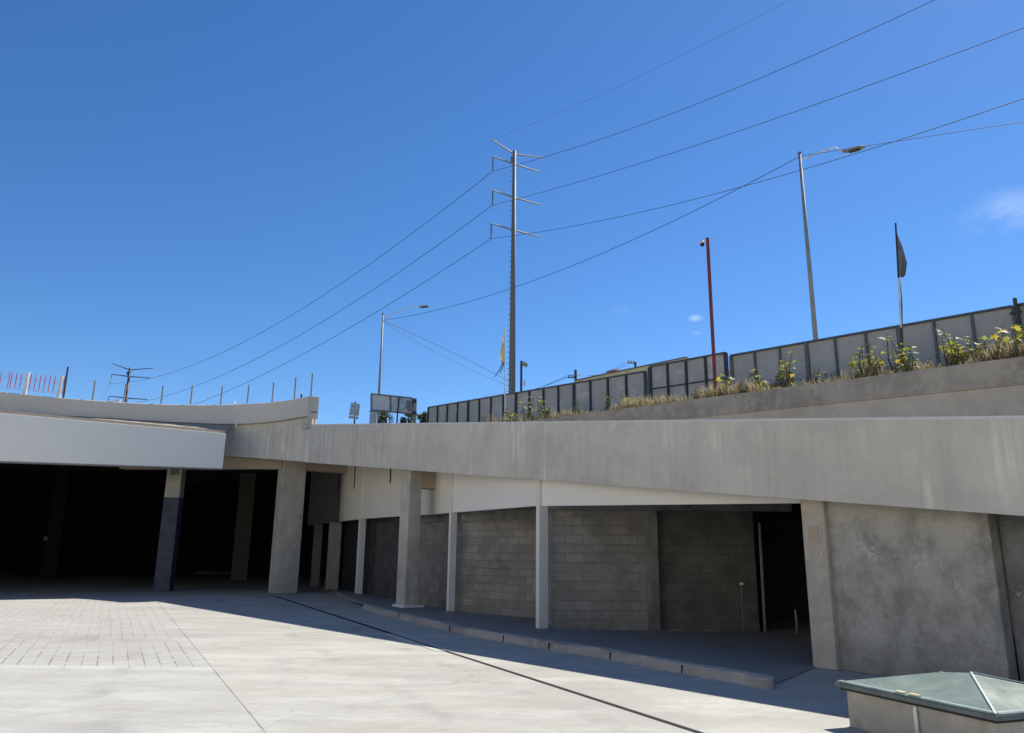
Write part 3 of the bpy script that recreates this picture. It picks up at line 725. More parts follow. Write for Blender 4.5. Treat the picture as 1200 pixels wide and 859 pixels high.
# mezzanine beams in the dark
m = MB()
for y in (40, 48, 56): m.box((-69, y, 5.6), (57, 0, 0), (0, .5, 0), (0, 0, 1.09))
m.build('ceiling_beam', M['darkwall'], hall)

c1 = thing('hall_column', onZ(184, 693), 'hall column painted blue grey below a bare concrete top, under the white fascia', 'column', 'columns of the dark hall')
cc = onZ(179, 693)
ux = Vector((1, .12, 0)).normalized(); uy = Vector((-.12, 1, 0)).normalized()
zs = 3.75
MB().box(cc, ux * .62, uy * .62, Zv * zs).build('painted_shaft', M['bluepaint'], c1, bevel=.015)
MB().box(cc + Zv * zs + ux * .012 + uy * .012, ux * .596, uy * .596, Zv * (6.69 - zs)).build('bare_shaft', M['pillar'], c1, bevel=.01)
m = MB(); RB = random.Random(5)
for i in range(5): m.box(cc + ux * (.16 + .075 * i) + Zv * (4.75 - RB.uniform(0, .1)) - uy * .012, ux * .03, uy * .014, Zv * RB.uniform(.35, .6))
m.build('rust_streak', M['slot'], c1)
c2 = thing('hall_column', onZ(280, 680), 'bare grey column deep in the dark hall beside the thick pillar', 'column', 'columns of the dark hall')
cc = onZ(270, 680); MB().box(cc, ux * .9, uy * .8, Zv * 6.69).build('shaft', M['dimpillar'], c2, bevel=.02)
m = MB(); a = onZ(230, 672); b = onZ(268, 672); m.box(a, b - a, (0, .3, 0), Zv * .09); tag(m.build('floor_kerb', M['walk']), 'low pale kerb on the dark hall floor left of the bare column', 'kerb')
c3 = thing('hall_column', onZ(52, 679), 'barely visible dark column with a tiny pale plate, far left in the dark hall', 'column', 'columns of the dark hall')
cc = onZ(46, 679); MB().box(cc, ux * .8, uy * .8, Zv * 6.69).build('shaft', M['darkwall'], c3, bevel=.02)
a = atY(53, 631, cc.y - .03); MB().box(Vector((a.x - .09, a.y + .04, a.z - .1)), (.2, .024, 0), (0, -.03, 0), (0, 0, .2)).build('plate', M['walk'], c3)

# ------------------------------------------------------------------ things on top of the parapet
def on_par(x):                           # top of the parapet under image column x
    best = None
    for i in range(len(curve) - 1):
        for k2 in range(20):
            p = curve[i].lerp(curve[i + 1], k2 / 20) * .5 + bk[i].lerp(bk[i + 1], k2 / 20) * .5; z = ztop[i] + (ztop[i + 1] - ztop[i]) * k2 / 20
            px_, _ = pxof(p + Zv * z); dlt = abs(px_ - x)
            if best is None or dlt < best[0]: best = (dlt, p, z)
    return best[1] + Zv * best[2]
stubs = [(107, 469, 446, 'left end of the row beside the red railing'), (145, 471, 450, 'in front of the far power pole'), (187.7, 473, 452, ''), (222.5, 474, 452, ''), (258.7, 474.5, 452.5, ''), (289.7, 473.5, 451, ''), (319, 470.5, 448, ''), (344.5, 467, 442.5, 'second from the parapet end'), (364, 463.7, 437.5, 'tallest, right at the parapet end')]
labs = ['thin metal stub post on the parapet, first one right of the red railing', 'thin metal stub post on the parapet beside the far power pole',
        'thin metal stub post on the parapet, just right of the far power pole', 'thin metal stub post on the parapet, fourth from the red railing',
        'thin metal stub post on the parapet, left of the tiny white bollard', 'thin metal stub post on the parapet, right of the tiny white bollard',
        'thin metal stub post on the parapet, third from its end block', 'thin metal stub post on the parapet, second from its end block', 'tallest thin metal stub post, on the end block of the parapet']
for (x, yb, yt, _), lb in zip(stubs, labs):
    b = on_par(x); t_ = atY(x + 1.8, yt, b.y); h = t_.z - b.z
    m = MB(); m.box(b - Vector((.03, .02, .02)), (.055, 0, 0), (0, .04, 0), Zv * (h + .02)); o = m.build('stub_post', M['galv']); tag(o, lb, 'post', 'thin stub posts along the parapet')
b = on_par(74.5); t_ = atY(78, 430, b.y)
o = MB().tube([b - Zv * .02, Vector((b.x, b.y, t_.z))], .035, 8).build('tall_stub_post', M['darkmetal']); tag(o, 'tall dark stub post at the right end of the red railing', 'post')
rl = thing('red_railing', on_par(40), 'red picket railing between white posts on the far left of the parapet', 'railing')
for x, yt in ((28, 436.5), (69, 440)):
    b = on_par(x); h = atY(x, yt, b.y).z - b.z; m = MB(); m.box(b - Zv * .02 - Vector((.06, .04, 0)), (.11, 0, 0), (0, .08, 0), Zv * (h + .02)); m.build('post', M['whitemetal'], rl)
for i, x in enumerate([-6, -1, 4.4, 9.8, 15, 20.5, 26, 33, 38, 43, 48, 53.5, 59, 64.5, 71.5]):
    b = on_par(max(x, -3) if x > -3 else 0) if x >= 0 else on_par(0) + Vector((x * .032, x * .008, 0))
    yt = 435.5 + max(x, 0) * .085; yb = 453 + max(x, 0) * .11
    z1 = atY(max(x, 0), yt, b.y).z; z0 = atY(max(x, 0), yb, b.y).z
    MB().tube([Vector((b.x, b.y + .06, z0)), Vector((b.x + .01, b.y + .06, z1))], .019, 6).build('picket', M['redplastic'], rl)
a = on_par(2); b = on_par(72)
m = MB()
for hz in (.2, .66):
    pts_ = []
    for x in (0, 15, 28, 45, 60, 72): q_ = on_par(x); pts_.append(q_ + Zv * (hz) + Vector((0, .085, 0)))
    m.tube(pts_, .007, 5)
m.build('rail_wire', M['redplastic'], rl)
b = on_par(136); m = MB(); m.box(b - Vector((.1, .05, .02)), (.2, 0, 0), (0, .15, 0), (0, 0, .15)); tag(m.build('junction_box', M['whitemetal'], bevel=.01), 'small white junction box on the parapet near the far power pole', 'box')
b = on_par(273.5); m = MB(); m.tube([b - Zv * .02, b + Zv * .12, b + Zv * .16], [.05, .05, .02], 8); tag(m.build('small_bollard', M['whitemetal']), 'tiny white bollard on the parapet between two stub posts', 'bollard')
b = on_par(352.5); mk = thing('marker_stub', b, 'short dark and white marker near the parapet end block', 'marker')
MB().tube([b - Zv * .02, b + Zv * .2], .035, 6).build('lower_half', M['darkmetal'], mk); MB().tube([b + Zv * .2, b + Zv * .3, b + Zv * .36], [.04, .03, .012], 6).build('upper_half', M['whitemetal'], mk)
dp = on_par(282); m = MB(); m.tube([Vector((dp.x, dp.y - .35, 6.69)), Vector((dp.x, dp.y - .35, 6.5))], .03, 8); tag(m.build('drip_pipe', M['whitemetal']), 'short white drip pipe hanging under the curved parapet', 'pipe')

# ------------------------------------------------------------------ fences on the upper ground
def fence(pa, pb, off, n, mat, label, rails=(.28,), thick=(), Hf=2.0, tail=0):
    Pl = rp(20, off); a = onV(*pa, Pl, U); b = onV(*pb, Pl, U)
    if a.y < b.y: a, b = b, a
    step = (b - a) / n; d = Vector((step.x, step.y, 0)).normalized(); fr = thing('metal_fence', Vector((a.x, a.y, a.z - Hf)), label, 'fence', 'metal fences along the top of the retaining wall')
    nrm = N
    for i in range(n + tail):
        p = a + step * i; q_ = p + step
        m = MB(); m.hexa([p - Zv * Hf, q_ - Zv * Hf, q_ - nrm * .02 - Zv * Hf, p - nrm * .02 - Zv * Hf], [p - Zv * .06, q_ - Zv * .06, q_ - nrm * .02 - Zv * .06, p - nrm * .02 - Zv * .06])
        m.build('panel', M[mat], fr)
    for i in range(n + 1 + tail):
        p = a + step * i; wd = (.16 if i in thick else .09) * (1 if mat == 'panelA' else .75)
        m = MB(); m.box(p - d * wd / 2 + nrm * .005 - Zv * Hf, d * wd, nrm * .07, Zv * (Hf - .055)); m.build('post', M['frame' if mat == 'panelA' else 'frame_pale'], fr)
    e = a + step * (n + tail)
    m = MB(); m.hexa([a - Zv * .055 - nrm * .03, e - Zv * .055 - nrm * .03, e - Zv * .055 + nrm * .09, a - Zv * .055 + nrm * .09], [a - nrm * .03, e - nrm * .03, e + nrm * .09, a + nrm * .09]); m.build('top_rail', M['fenceedge'], fr)
    for r_ in rails:
        m = MB(); za = -Hf * (1 - r_); m.hexa([a + Zv * za + nrm * .003, e + Zv * za + nrm * .003, e + Zv * za + nrm * .05, a + Zv * za + nrm * .05], [a + Zv * (za + .05) + nrm * .003, e + Zv * (za + .05) + nrm * .003, e + Zv * (za + .05) + nrm * .05, a + Zv * (za + .05) + nrm * .05])
        m.build('rail', M['frame'], fr)
    return fr, a, e
fence((502.5, 477), (757, 434.5), 12, 16, 'panelA', 'low part of the dark framed grey fence at its far left end', (.26,), (4, 8, 12, 16), 2.1)
fence((762, 429), (851, 412.5), 11.9, 4, 'panelA', 'short taller fence section behind the red camera pole, with a mid rail', (.55, .25), (0, 4), 2.25)
fence((857, 416), (1187, 358), 11.7, 9, 'panelB', 'long blue grey panel fence behind the leafy weeds on the right', (.2,), (0, 3, 6), 2.1)
fence((1191, 357), (1230, 350), 11.7, 2, 'panelB', 'last fence section at the right edge beyond the dark rusty post', (.2,), (0,), 2.1, 8)
# dark rusty post with bracket
b = onV(1189, 357, rp(20, 11.5), U); t_ = onV(1189, 349.5, rp(20, 11.5), U)
rpst = thing('rusty_post', (b.x, b.y, b.z - 2), 'dark rusty post rising above the fence joint at the right edge', 'post')
MB().tube([Vector((b.x, b.y, b.z - 2)), t_], .05, 8).build('shaft', M['wood'], rpst); MB().cbox(b - Zv * .22, .28, .06, .05, U).build('bracket', M['darkmetal'], rpst)

# ------------------------------------------------------------------ poles
def lamp(basepx, toppx, D, knee, head, label, rb=.1, rt=.06):
    b = atY(*basepx, D); t_ = atY(*toppx, D); zb_ = rz(rp(D, 12).y) if False else b.z - 1.8
    base = Vector((t_.x, t_.y, zb_)); L = thing('street_lamp', base, label, 'street lamp', 'street lamps behind the ramp')
    MB().tube([base, t_], [rb, rt], 12).build('pole', M['galv'], L, smooth=True)
    MB().tube([t_, t_ + Zv * .06], [rt + .015, rt + .01], 12).build('pole_cap', M['steelpole'], L)
    MB().box(base - Vector((.2, .2, 0)), (.4, 0, 0), (0, .4, 0), (0, 0, .03)).build('base_plate', M['steelpole'], L)
    k_ = atY(*knee, D - .3); h_ = atY(*head, D - .5)
    a0 = t_ - Zv * .3
    MB().tube([a0, a0.lerp(k_, .5) + Zv * .03, k_, h_.lerp(k_, .15)], [.035, .032, .03, .03], 8).build('arm', M['whitemetal'], L, smooth=True)
    d = (h_ - k_); d.z = 0; d.normalize(); sd = Vector((-d.y, d.x, 0))
    m = MB(); c = h_ - d * .1; rings = []
    for (f_, wd, hh, dz) in ((0, .05, .04, .03), (.15, .12, .07, .02), (.4, .17, .09, .0), (.7, .15, .07, .0), (.85, .06, .03, .01)):
        rings.append([c + d * f_ * 1.0 + sd * wd * math.cos(an) + Zv * (dz + hh * max(math.sin(an), -.45)) for an in [2 * math.pi * q_ / 10 for q_ in range(10)]])
    for r_ in rings: m.v += r_
    for i in range(len(rings) - 1):
        for q_ in range(10): m.f.append([i * 10 + q_, i * 10 + (q_ + 1) % 10, (i + 1) * 10 + (q_ + 1) % 10, (i + 1) * 10 + q_]); m.m.append(0)
    m.f.append(list(range(10))[::-1]); m.m.append(0); m.f.append([40 + q_ for q_ in range(10)]); m.m.append(0)
    hd = m.build('lamp_head', M['galv'], L, smooth=True)
    m = MB(); m.box(c + d * .25 - sd * .11 - Zv * .062, d * .4, sd * .22, Zv * .02); m.build('lens', M['darkmetal'], hd)
    return t_
lampR_top = lamp((953, 398), (937, 180), 28, (978, 172.5), (990, 178), 'large street lamp with bent arm behind the right fence')
lampL_top = lamp((440, 492), (449, 368), 52, (484, 358.5), (492, 360), 'distant street lamp with slim arm beside the sign backs')

cp_b = onV(836, 456, rp(20, 10.6), U); Dr = cp_b.y; cp_t = atY(829, 279, Dr)
cpole = thing('camera_pole', Vector((cp_t.x, cp_t.y, cp_b.z - .5)), 'red square pole carrying a dome security camera, standing before the fence', 'camera pole')
rb_ = Vector((cp_t.x, cp_t.y, cp_b.z - .5)); hh = cp_t.z - rb_.z
rd1 = Vector((.96, -.28, 0)).normalized(); rd2 = Vector((.28, .96, 0)).normalized()
MB().box(rb_ - rd1 * .062 - rd2 * .062, rd1 * .124, rd2 * .124, Zv * hh).build('pole', M['red'], cpole)
camc = cp_t - Zv * .22 - rd1 * .2
cm_ = MB().tube([cp_t - Zv * .12 - rd1 * .06, camc + Zv * .1], .022, 8).build('bracket', M['whitemetal'], cpole)
MB().tube([camc + Zv * .12, camc + Zv * .11, camc + Zv * .02], [.02, .085, .09], 12).build('camera_housing', M['whitemetal'], cpole, smooth=True)
MB().tube([camc + Zv * .018, camc - Zv * .04, camc - Zv * .085, camc - Zv * .1], [.08, .075, .045, .01], 12).build('camera_dome', M['black'], cpole, smooth=True)

def cloth(m, corners, nu=8, nv=6, wave=.06, seed=1):
    a, b, c, d = [Vector(p) for p in corners]; base = len(m.v); nr = (b - a).cross(d - a).normalized()
    for i in range(nu + 1):
        for j in range(nv + 1):
            u_, v_ = i / nu, j / nv
            p = a.lerp(b, u_).lerp(d.lerp(c, u_), v_) + nr * wave * math.sin(u_ * 7 + v_ * 3 + seed) * u_
            m.v.append(p)
    for i in range(nu):
        for j in range(nv):
            q_ = base + i * (nv + 1) + j; m.f.append([q_, q_ + nv + 1, q_ + nv + 2, q_ + 1]); m.m.append(0)
# dark flag
fb = onV(1056, 410, rp(20, 10.9), U); Df = fb.y; f_t = atY(1049.5, 261.5, Df); fbase = Vector((fb.x, fb.y, fb.z - .6))
ff = thing('flag_pole', fbase, 'slim flag pole with a drooping dark grey flag before the right fence', 'flag')
jn = fbase.lerp(f_t, (atY(1053, 326, Df).z - fbase.z) / (f_t.z - fbase.z)); lo = fbase.lerp(f_t, (atY(1055.5, 384, Df).z - fbase.z) / (f_t.z - fbase.z))
MB().tube([fbase, lo], .04, 8).build('lower_pole', M['wood'], ff); MB().tube([lo, jn], .03, 8).build('middle_pole', M['whitemetal'], ff); MB().tube([jn, f_t], .026, 8).build('upper_pole', M['darkmetal'], ff)
m = MB(); cloth(m, [atY(1051, 272, Df), atY(1063, 306, Df - .1), atY(1061, 324, Df - .15), atY(1053.5, 325, Df)], 14, 10, wave=.13); m.build('flag_cloth', M['flag_dark'], ff, smooth=True)
m = MB(); m.tube([jn + Vector((.03, 0, 0)), jn.lerp(lo, .35) + Vector((.06, 0, 0)), jn.lerp(lo, .6) + Vector((.05, 0, 0)), lo + Vector((.04, 0, 0))], [.006, .014, .02, .008], 5); m.build('halyard', M['darkmetal'], ff)
# pale tattered flag
fb = onV(592, 488, rp(20, 11.2), U); Df = fb.y; f_t = atY(591.5, 385, Df); fbase = Vector((fb.x, fb.y, fb.z - .3))
ff2 = thing('flag_pole', fbase, 'thin white flag pole with a limp tattered yellow white flag beside the tall power pole', 'flag')
MB().tube([fbase, f_t], .035, 8).build('pole', M['whitemetal'], ff2)
m = MB(); cloth(m, [atY(591.3, 387, Df), atY(587.5, 402, Df - .1), atY(586.5, 421, Df), atY(591, 427, Df)], 6, 6, .05); m.build('flag_cloth', M['flag_white'], ff2, smooth=True)
m = MB(); cloth(m, [atY(590.5, 399, Df - .04), atY(586.3, 411, Df - .14), atY(587, 424, Df - .1), atY(590.8, 426, Df - .04)], 6, 6, .04, 3); m.build('flag_cloth', M['flag_pale'], ff2, smooth=True)
m = MB()
for (x0, y0, x1, y1) in ((590, 424, 578.5, 443), (590.5, 425, 585.5, 438)):
    m.tube([atY(x0, y0, Df), atY((x0 + x1) / 2 + .5, (y0 + y1) / 2 + 1, Df - .1), atY(x1, y1, Df - .2)], [.03, .025, .012], 5)
m.build('torn_streamer', M['flag_dark'], ff2)

# floodlight
D_ = 46.0; t_ = atY(611, 423, D_); fb = atY(611.5, 460, D_)
fl = thing('floodlight', Vector((t_.x, t_.y, fb.z - 1.5)), 'dark post with a tilted floodlight panel right of the tall power pole', 'floodlight')
MB().tube([Vector((t_.x, t_.y, fb.z - 1.5)), t_], .07, 8).build('post', M['darkmetal'], fl)
c = atY(615.5, 426.5, D_ - .2); m = MB(); ax = (atY(620.5, 430, D_ - .4) - atY(612, 424, D_)).normalized(); sd = Vector((.25, -.95, .1)).normalized()
m.box(c - ax * .27 - sd * .2, ax * .5, sd * .4, ax.cross(sd).normalized() * .09); m.build('lamp_panel', M['galv'], fl)
MB().box(c - ax * .24 - sd * .18 - Zv * .055, ax * .44, sd * .36, -ax.cross(sd).normalized() * .02 if ax.cross(sd).z > 0 else ax.cross(sd).normalized() * .02).build('lens', M['black'], fl)
MB().box(Vector((t_.x + .12, t_.y - .1, atY(612.5, 452, D_).z)), (.14, 0, 0), (0, .12, 0), (0, 0, .3)).build('control_box', M['whitemetal'], fl)

# power poles
def power_pole(base, top, k, label, armdir, pegs=True):
    sm, gm = (M['steelpole'], M['galv']) if pegs else (M['frame'], M['frame'])
    P = thing('power_pole', base, label, 'power pole', 'steel power poles of the same line')
    MB().tube([base, base.lerp(top, .5), top], [.27 * k, .21 * k, .135 * k], 12).build('shaft', sm, P, smooth=True)
    ad = Vector(armdir).normalized(); ends = []
    for n_, (dz, l0, l1) in enumerate(((1.15, 1.98, 2.45), (4.0, 1.95, 2.5), (6.75, 2.02, 2.55))):
        c_ = top - Zv * dz * k
        a_ = c_ + ad * l0 * k + Zv * .06 * k; b_ = c_ - ad * l1 * k + Zv * .06 * k
        MB().tube([a_, c_, b_], [.05 * k, .075 * k, .05 * k], 8).build('crossarm', gm, P)
        m = MB(); pts_, rr = [], []
        ln = 1.15 * k
        for q_ in range(15): pts_.append(a_ - Zv * (.06 + ln * q_ / 14)); rr.append((.075 if q_ % 2 else .03) * k)
        m.tube(pts_, rr, 8); m.build('insulator', M['insul'], P)
        ends.append(a_ - Zv * (.06 + ln + .03))
    MB().tube([top - Zv * .28 * k, top - Zv * .28 * k + ad * 2.1 * k + Zv * .6 * k], [.07 * k, .045 * k], 8).build('shield_arm', gm, P)
    MB().tube([top - Zv * .28 * k, top - Zv * .28 * k - ad * 2.7 * k + Zv * .55 * k], [.07 * k, .045 * k], 8).build('shield_arm', gm, P)
    if pegs:
        m = MB(); z = base.z + 3
        while z < top.z - .5:
            f_ = (z - base.z) / (top.z - base.z); c_ = base.lerp(top, f_); r_ = (.27 - .135 * f_) * k
            m.tube([c_ + Vector((-r_ * .95, -.05, 0)), c_ + Vector((-r_ - .16, -.06, 0))], .022, 5); z += .42
        o = m.build('step_peg', sm, P); o['kind'] = 'stuff'
    MB().box(top + Vector((-.3, -.12, -.95)) * k, Vector((.2, 0, 0)) * k, Vector((0, .16, 0)) * k, Vector((0, 0, .42)) * k).build('equipment_box', sm, P)
    sh = top - Zv * .28 * k + ad * 2.1 * k + Zv * .6 * k
    return ends, sh
mt = atY(603, 177, 55); mb = Vector((mt.x, mt.y, 8.5))
ft = atY(152.5, 431, 118); fbq = Vector((ft.x, ft.y, 9))
arm = Vector((-.84, -.54, 0))
e1, sh1 = power_pole(mb, mt, 1.0, 'tall near steel power pole with three crossarms, right of centre', arm)
e2, sh2 = power_pole(fbq, ft, 1.22, 'small distant steel power pole above the left parapet', Vector((-.9, -.43, 0)), False)
def fit(pa, px_list, plane_dir, extend=None, n=28):
    """cable from pa, hanging in the vertical plane through pa along plane_dir, through the measured points"""
    d = Vector((plane_dir[0], plane_dir[1], 0)).normalized(); pts_ = [(0.0, pa.z)]
    for (x, y) in px_list:
        p = onV(x, y, pa, d); pts_.append(((Vector((p.x, p.y, 0)) - Vector((pa.x, pa.y, 0))).dot(d), p.z))
    (x0, y0), (x1, y1), (x2, y2) = pts_[0], pts_[len(pts_) // 2 if len(pts_) > 3 else 1], pts_[-1]
    def z_(x): return y0 * (x - x1) * (x - x2) / ((x0 - x1) * (x0 - x2)) + y1 * (x - x0) * (x - x2) / ((x1 - x0) * (x1 - x2)) + y2 * (x - x0) * (x - x1) / ((x2 - x0) * (x2 - x1))
    end = extend if extend else x2
    return [Vector((pa.x, pa.y, 0)) + d * (end * i / n) + Zv * z_(end * i / n) for i in range(n + 1)]
def wire(pts_, r, label, group=None, name='power_cable'):
    o = MB().tube(pts_, r, 5).build(name, M['cable'], smooth=True); tag(o, label, 'cable', group); return o
toR = Vector((.67, -.79, 0))
GR = 'conductors of the power line'
lev = ['top', 'middle', 'lowest']
ends_r = [[(800, 109.5), (1095, 0)], [(880, 148), (1200, 33)], [(880, 218), (1200, 115)]]
ends_r = [[(846, 110), (1095, 0)], [(880, 148.8), (1200, 32.5)], [(880, 216), (1200, 115.5)]]
toR = Vector((.655, -.755, 0))
for i in range(3):
    p = fit(e1[i], ends_r[i], toR, 52)
    wire(p, .017, '%s black conductor from the tall power pole out over the right side' % lev[i], GR)
    a = e1[i]; b = e2[i]; mid_px = [(339, 371), (324.7, 407.7), (365, 409.5)][i]
    dxy = Vector((b.x - a.x, b.y - a.y, 0)); pm = onV(*mid_px, a, dxy); L_ = dxy.length; tm = (Vector((pm.x, pm.y, 0)) - Vector((a.x, a.y, 0))).dot(dxy.normalized()) / L_
    def zq(t, z0=a.z, z2=b.z, tm=tm, zm=pm.z):
        k_ = (zm - (z0 + (z2 - z0) * tm)) / (tm * (tm - 1)); return z0 + (z2 - z0) * t + k_ * t * (t - 1)
    pts_ = [a.lerp(b, t / 40).xy.to_3d() + Zv * zq(t / 40) for t in range(41)]
    wire(pts_, .022, '%s black conductor sagging from the tall power pole to the distant one' % lev[i], GR)
p = fit(sh1, [(760, 84), (925, 0)], toR, 40)
wire(p, .007, 'faint thin shield wire from the top of the tall power pole to the upper right', GR)
far = Vector((-115, 172, 0)); 
for i in (0, 1, 2):
    a = e2[i]; d = onV([112, 126, 118][i], [468, 470, 482][i], a, (-.2, .5)); pts_ = [a.lerp(a + (d - a) * 1.6, t / 12) - Zv * 1.2 * math.sin(math.pi * t / 12) for t in range(13)]
    wire(pts_, .02, '%s conductor dropping away left of the distant power pole' % lev[i], GR)
# service cables between the lamps
def span(a, b, mids, r, label, n=36):
    dxy = Vector((b.x - a.x, b.y - a.y, 0)); pm = onV(*mids, a, dxy); L_ = dxy.length; tm = (Vector((pm.x, pm.y, 0)) - Vector((a.x, a.y, 0))).dot(dxy.normalized()) / L_
    k_ = (pm.z - (a.z + (b.z - a.z) * tm)) / (tm * (tm - 1))
    pts_ = [a.lerp(b, t / n) + Zv * k_ * (t / n) * (t / n - 1) for t in range(n + 1)]
    return wire(pts_, r, label, 'service cables between street lamps')
la = lampL_top - Zv * .45; lb = lampR_top - Zv * .12
span(la, lb, (720, 290.7), .015, 'slack service cable strung between the two street lamps')
pe = atY(1560, 88, 17); span(lb, pe, (1100, 158), .011, 'thin service cable from the large street lamp to the right edge')
pf = atY(606, 452, 70); span(la, pf, (519, 407.7), .02, 'upper thin cable from the distant street lamp down behind the fence')
pf = atY(604, 455, 70); span(la - Zv * .15, pf, (508, 411.5), .013, 'lower thin cable from the distant street lamp down behind the fence')
# utility poles beyond the fence
upts = []
for (xt, yt, D, lb_) in ((674.5, 433.5, 75, 'dark utility pole end with a short crossarm beyond the fence'), (744.5, 424.5, 80, 'utility pole tip with insulators just above the ochre roof')):
    t_ = atY(xt, yt, D); P = thing('utility_pole', Vector((t_.x, t_.y, 9)), lb_, 'utility pole', 'utility poles beyond the fence')
    MB().tube([Vector((t_.x, t_.y, 9)), t_], .13, 8).build('shaft', M['wood'], P)
    az = atY(xt - 5, yt + (9 if D == 75 else 1), D - .5); cz = Vector((t_.x, t_.y, t_.z - (.78 if D == 75 else .12))); MB().tube([cz + (cz - az) * .1, az, az + (az - cz) * .7], .06, 6).build('crossarm', M['wood'], P)
    for f_ in (.4, 1.0, 1.6):
        q_ = cz + (az - cz) * f_; MB().tube([q_, q_ + Zv * .28], [.07, .05], 6).build('insulator', M['insul'], P); upts.append(q_ + Zv * .28)
for i in range(3):
    wire([upts[i].lerp(upts[i + 3], t / 14) - Zv * .7 * math.sin(math.pi * t / 14) for t in range(15)], .014, 'thin distribution wire between the two utility poles beyond the fence', 'distribution wires beyond the fence')
    far_ = atY(570 - 4 * i, 462 + 3 * i, 84); wire([upts[i].lerp(far_, t / 14) - Zv * .6 * math.sin(math.pi * t / 14) for t in range(15)], .014, 'thin distribution wire running left from the crossarm pole, behind the tall power pole', 'distribution wires beyond the fence')

# ------------------------------------------------------------------ signs seen from behind
D_ = 46.0
def quadbox(m, pts_, th):
    a = [Vector(p) for p in pts_]; nr = (a[1] - a[0]).cross(a[3] - a[0]).normalized() * th; m.hexa(a, [p + nr for p in a])
sb = atY(415.5, 500, D_); s1 = thing('sign_board', Vector((sb.x, sb.y, sb.z - 1.5)), 'small tilted grey sign seen from behind, with a strip below, left of the distant lamp', 'sign')
MB().tube([Vector((sb.x, sb.y, sb.z - 1.5)), atY(416.5, 471, D_)], .05, 8).build('post', M['darkmetal'], s1)
m = MB(); quadbox(m, [atY(409, 486.5, D_ - .1), atY(420.5, 487.5, D_ - .1), atY(422, 473.5, D_ - .1), atY(411.5, 471.8, D_ - .1)], .03); m.build('board', M['signback'], s1)
m = MB(); quadbox(m, [atY(408.5, 490, D_ - .1), atY(419.5, 491.5, D_ - .1), atY(420.3, 488.3, D_ - .1), atY(409, 487.2, D_ - .1)], .03); m.build('lower_plate', M['signback'], s1)
sb = atY(465, 495, D_); s2 = thing('billboard', Vector((sb.x, sb.y, sb.z - 1.5)), 'large framed road sign seen from behind, with a diamond plate, below the distant lamp', 'sign')
m = MB(); quadbox(m, [atY(435.5, 479.5, D_), atY(482, 484, D_), atY(482.5, 467.5, D_), atY(436, 462.5, D_)], .06); m.build('board', M['signpale'], s2)
fr_ = [atY(435, 480.5, D_ - .08), atY(483, 485, D_ - .08), atY(483.3, 466.5, D_ - .08), atY(435, 461.5, D_ - .08)]
for i in range(4): MB().tube([fr_[i], fr_[(i + 1) % 4]], .05, 6).build('frame_bar', M['steelpole'], s2)
MB().tube([atY(457.5, 464, D_ - .1), atY(457.5, 482, D_ - .1)], .05, 6).build('frame_bar', M['steelpole'], s2)
m = MB(); quadbox(m, [atY(477.5, 482, D_ - .12), atY(481.5, 482.6, D_ - .12), atY(481.8, 469.5, D_ - .12), atY(476, 468.6, D_ - .12)], .02); m.build('dark_plate', M['steelpole'], s2)
m = MB(); quadbox(m, [atY(466.5, 484, D_ - .2), atY(476, 476, D_ - .2), atY(468, 467, D_ - .2), atY(459, 474.5, D_ - .2)], .03); m.build('diamond_plate', M['signback'], s2)
MB().tube([atY(464, 497, D_ - .25) - Zv * 1.5, atY(467.5, 465, D_ - .25)], .05, 6).build('post', M['darkmetal'], s2)
sb = atY(486, 497, D_); gp = thing('gantry_post', Vector((sb.x, sb.y, sb.z - 1.5)), 'stout grey post with two dark clamps at the right end of the large sign', 'post')
MB().tube([Vector((sb.x, sb.y, sb.z - 1.5)), atY(486.5, 467, D_)], .12, 8).build('shaft', M['galv'], gp)
for y in (470, 484): MB().cbox(atY(485.5, y, D_ - .14), .26, .12, .2).build('clamp', M['darkmetal'], gp)
sb = atY(436, 489, D_ - .3); tb = thing('cabinet', Vector((sb.x, sb.y, sb.z - 1.8)), 'small grey roadside cabinet at the foot of the distant lamp', 'cabinet')
MB().box(Vector((sb.x - .15, sb.y, sb.z - 1.8)), (.42, 0, 0), (0, .3, 0), (0, 0, 2.15)).build('body', M['signback'], tb, bevel=.01)
MB().box(Vector((sb.x - .19, sb.y - .04, sb.z + .352)), (.5, 0, 0), (0, .38, 0), (0, 0, .05)).build('lid', M['steelpole'], tb)
# tree tops behind the signs
def tree(x, yb, yt, wpx, D, label, n, seed):
    rr = random.Random(seed); c = atY(x, (yb + yt) / 2, D); top = atY(x, yt, D); wd = abs(atY(x + wpx, yt, D).x - atY(x, yt, D).x) / 2; h = (top.z - c.z)
    T = thing('tree', Vector((c.x, c.y, c.z - 3.2)), label, 'tree', 'trees behind the road signs')
    MB().tube([Vector((c.x, c.y, c.z - 3.2)), Vector((c.x + .1, c.y, c.z - .5)), c + Zv * h * .5], [.12, .08, .02], 8).build('trunk', M['wood'], T)
    m = MB(); cl_ = [(rr.uniform(-1, 1) * wd * .8, rr.uniform(-1, 1) * wd * .7, rr.uniform(-1.4, .8) * h) for _ in range(11)]
    for i in range(n):
        q_ = rr.choice(cl_); p = c + Vector((q_[0] + rr.gauss(0, wd * .2), q_[1] + rr.gauss(0, wd * .2), q_[2] + rr.gauss(0, h * .25)))
        a_ = Vector((rr.gauss(0, 1), rr.gauss(0, 1), rr.gauss(0, 1))).normalized(); b_ = a_.orthogonal().normalized(); s_ = rr.uniform(.06, .12)
        m.add([p - a_ * s_, p + b_ * s_ * .4, p + a_ * s_, p - b_ * s_ * .4], [[0, 1, 2, 3]])
    m.build('crown', M['tree'], T)
tree(451, 497, 476, 16, 49, 'thin leafed tree seen under the large road sign', 700, 2)
tree(478, 497, 482, 18, 49, 'low dark tree top between the large sign and its right post', 700, 4)
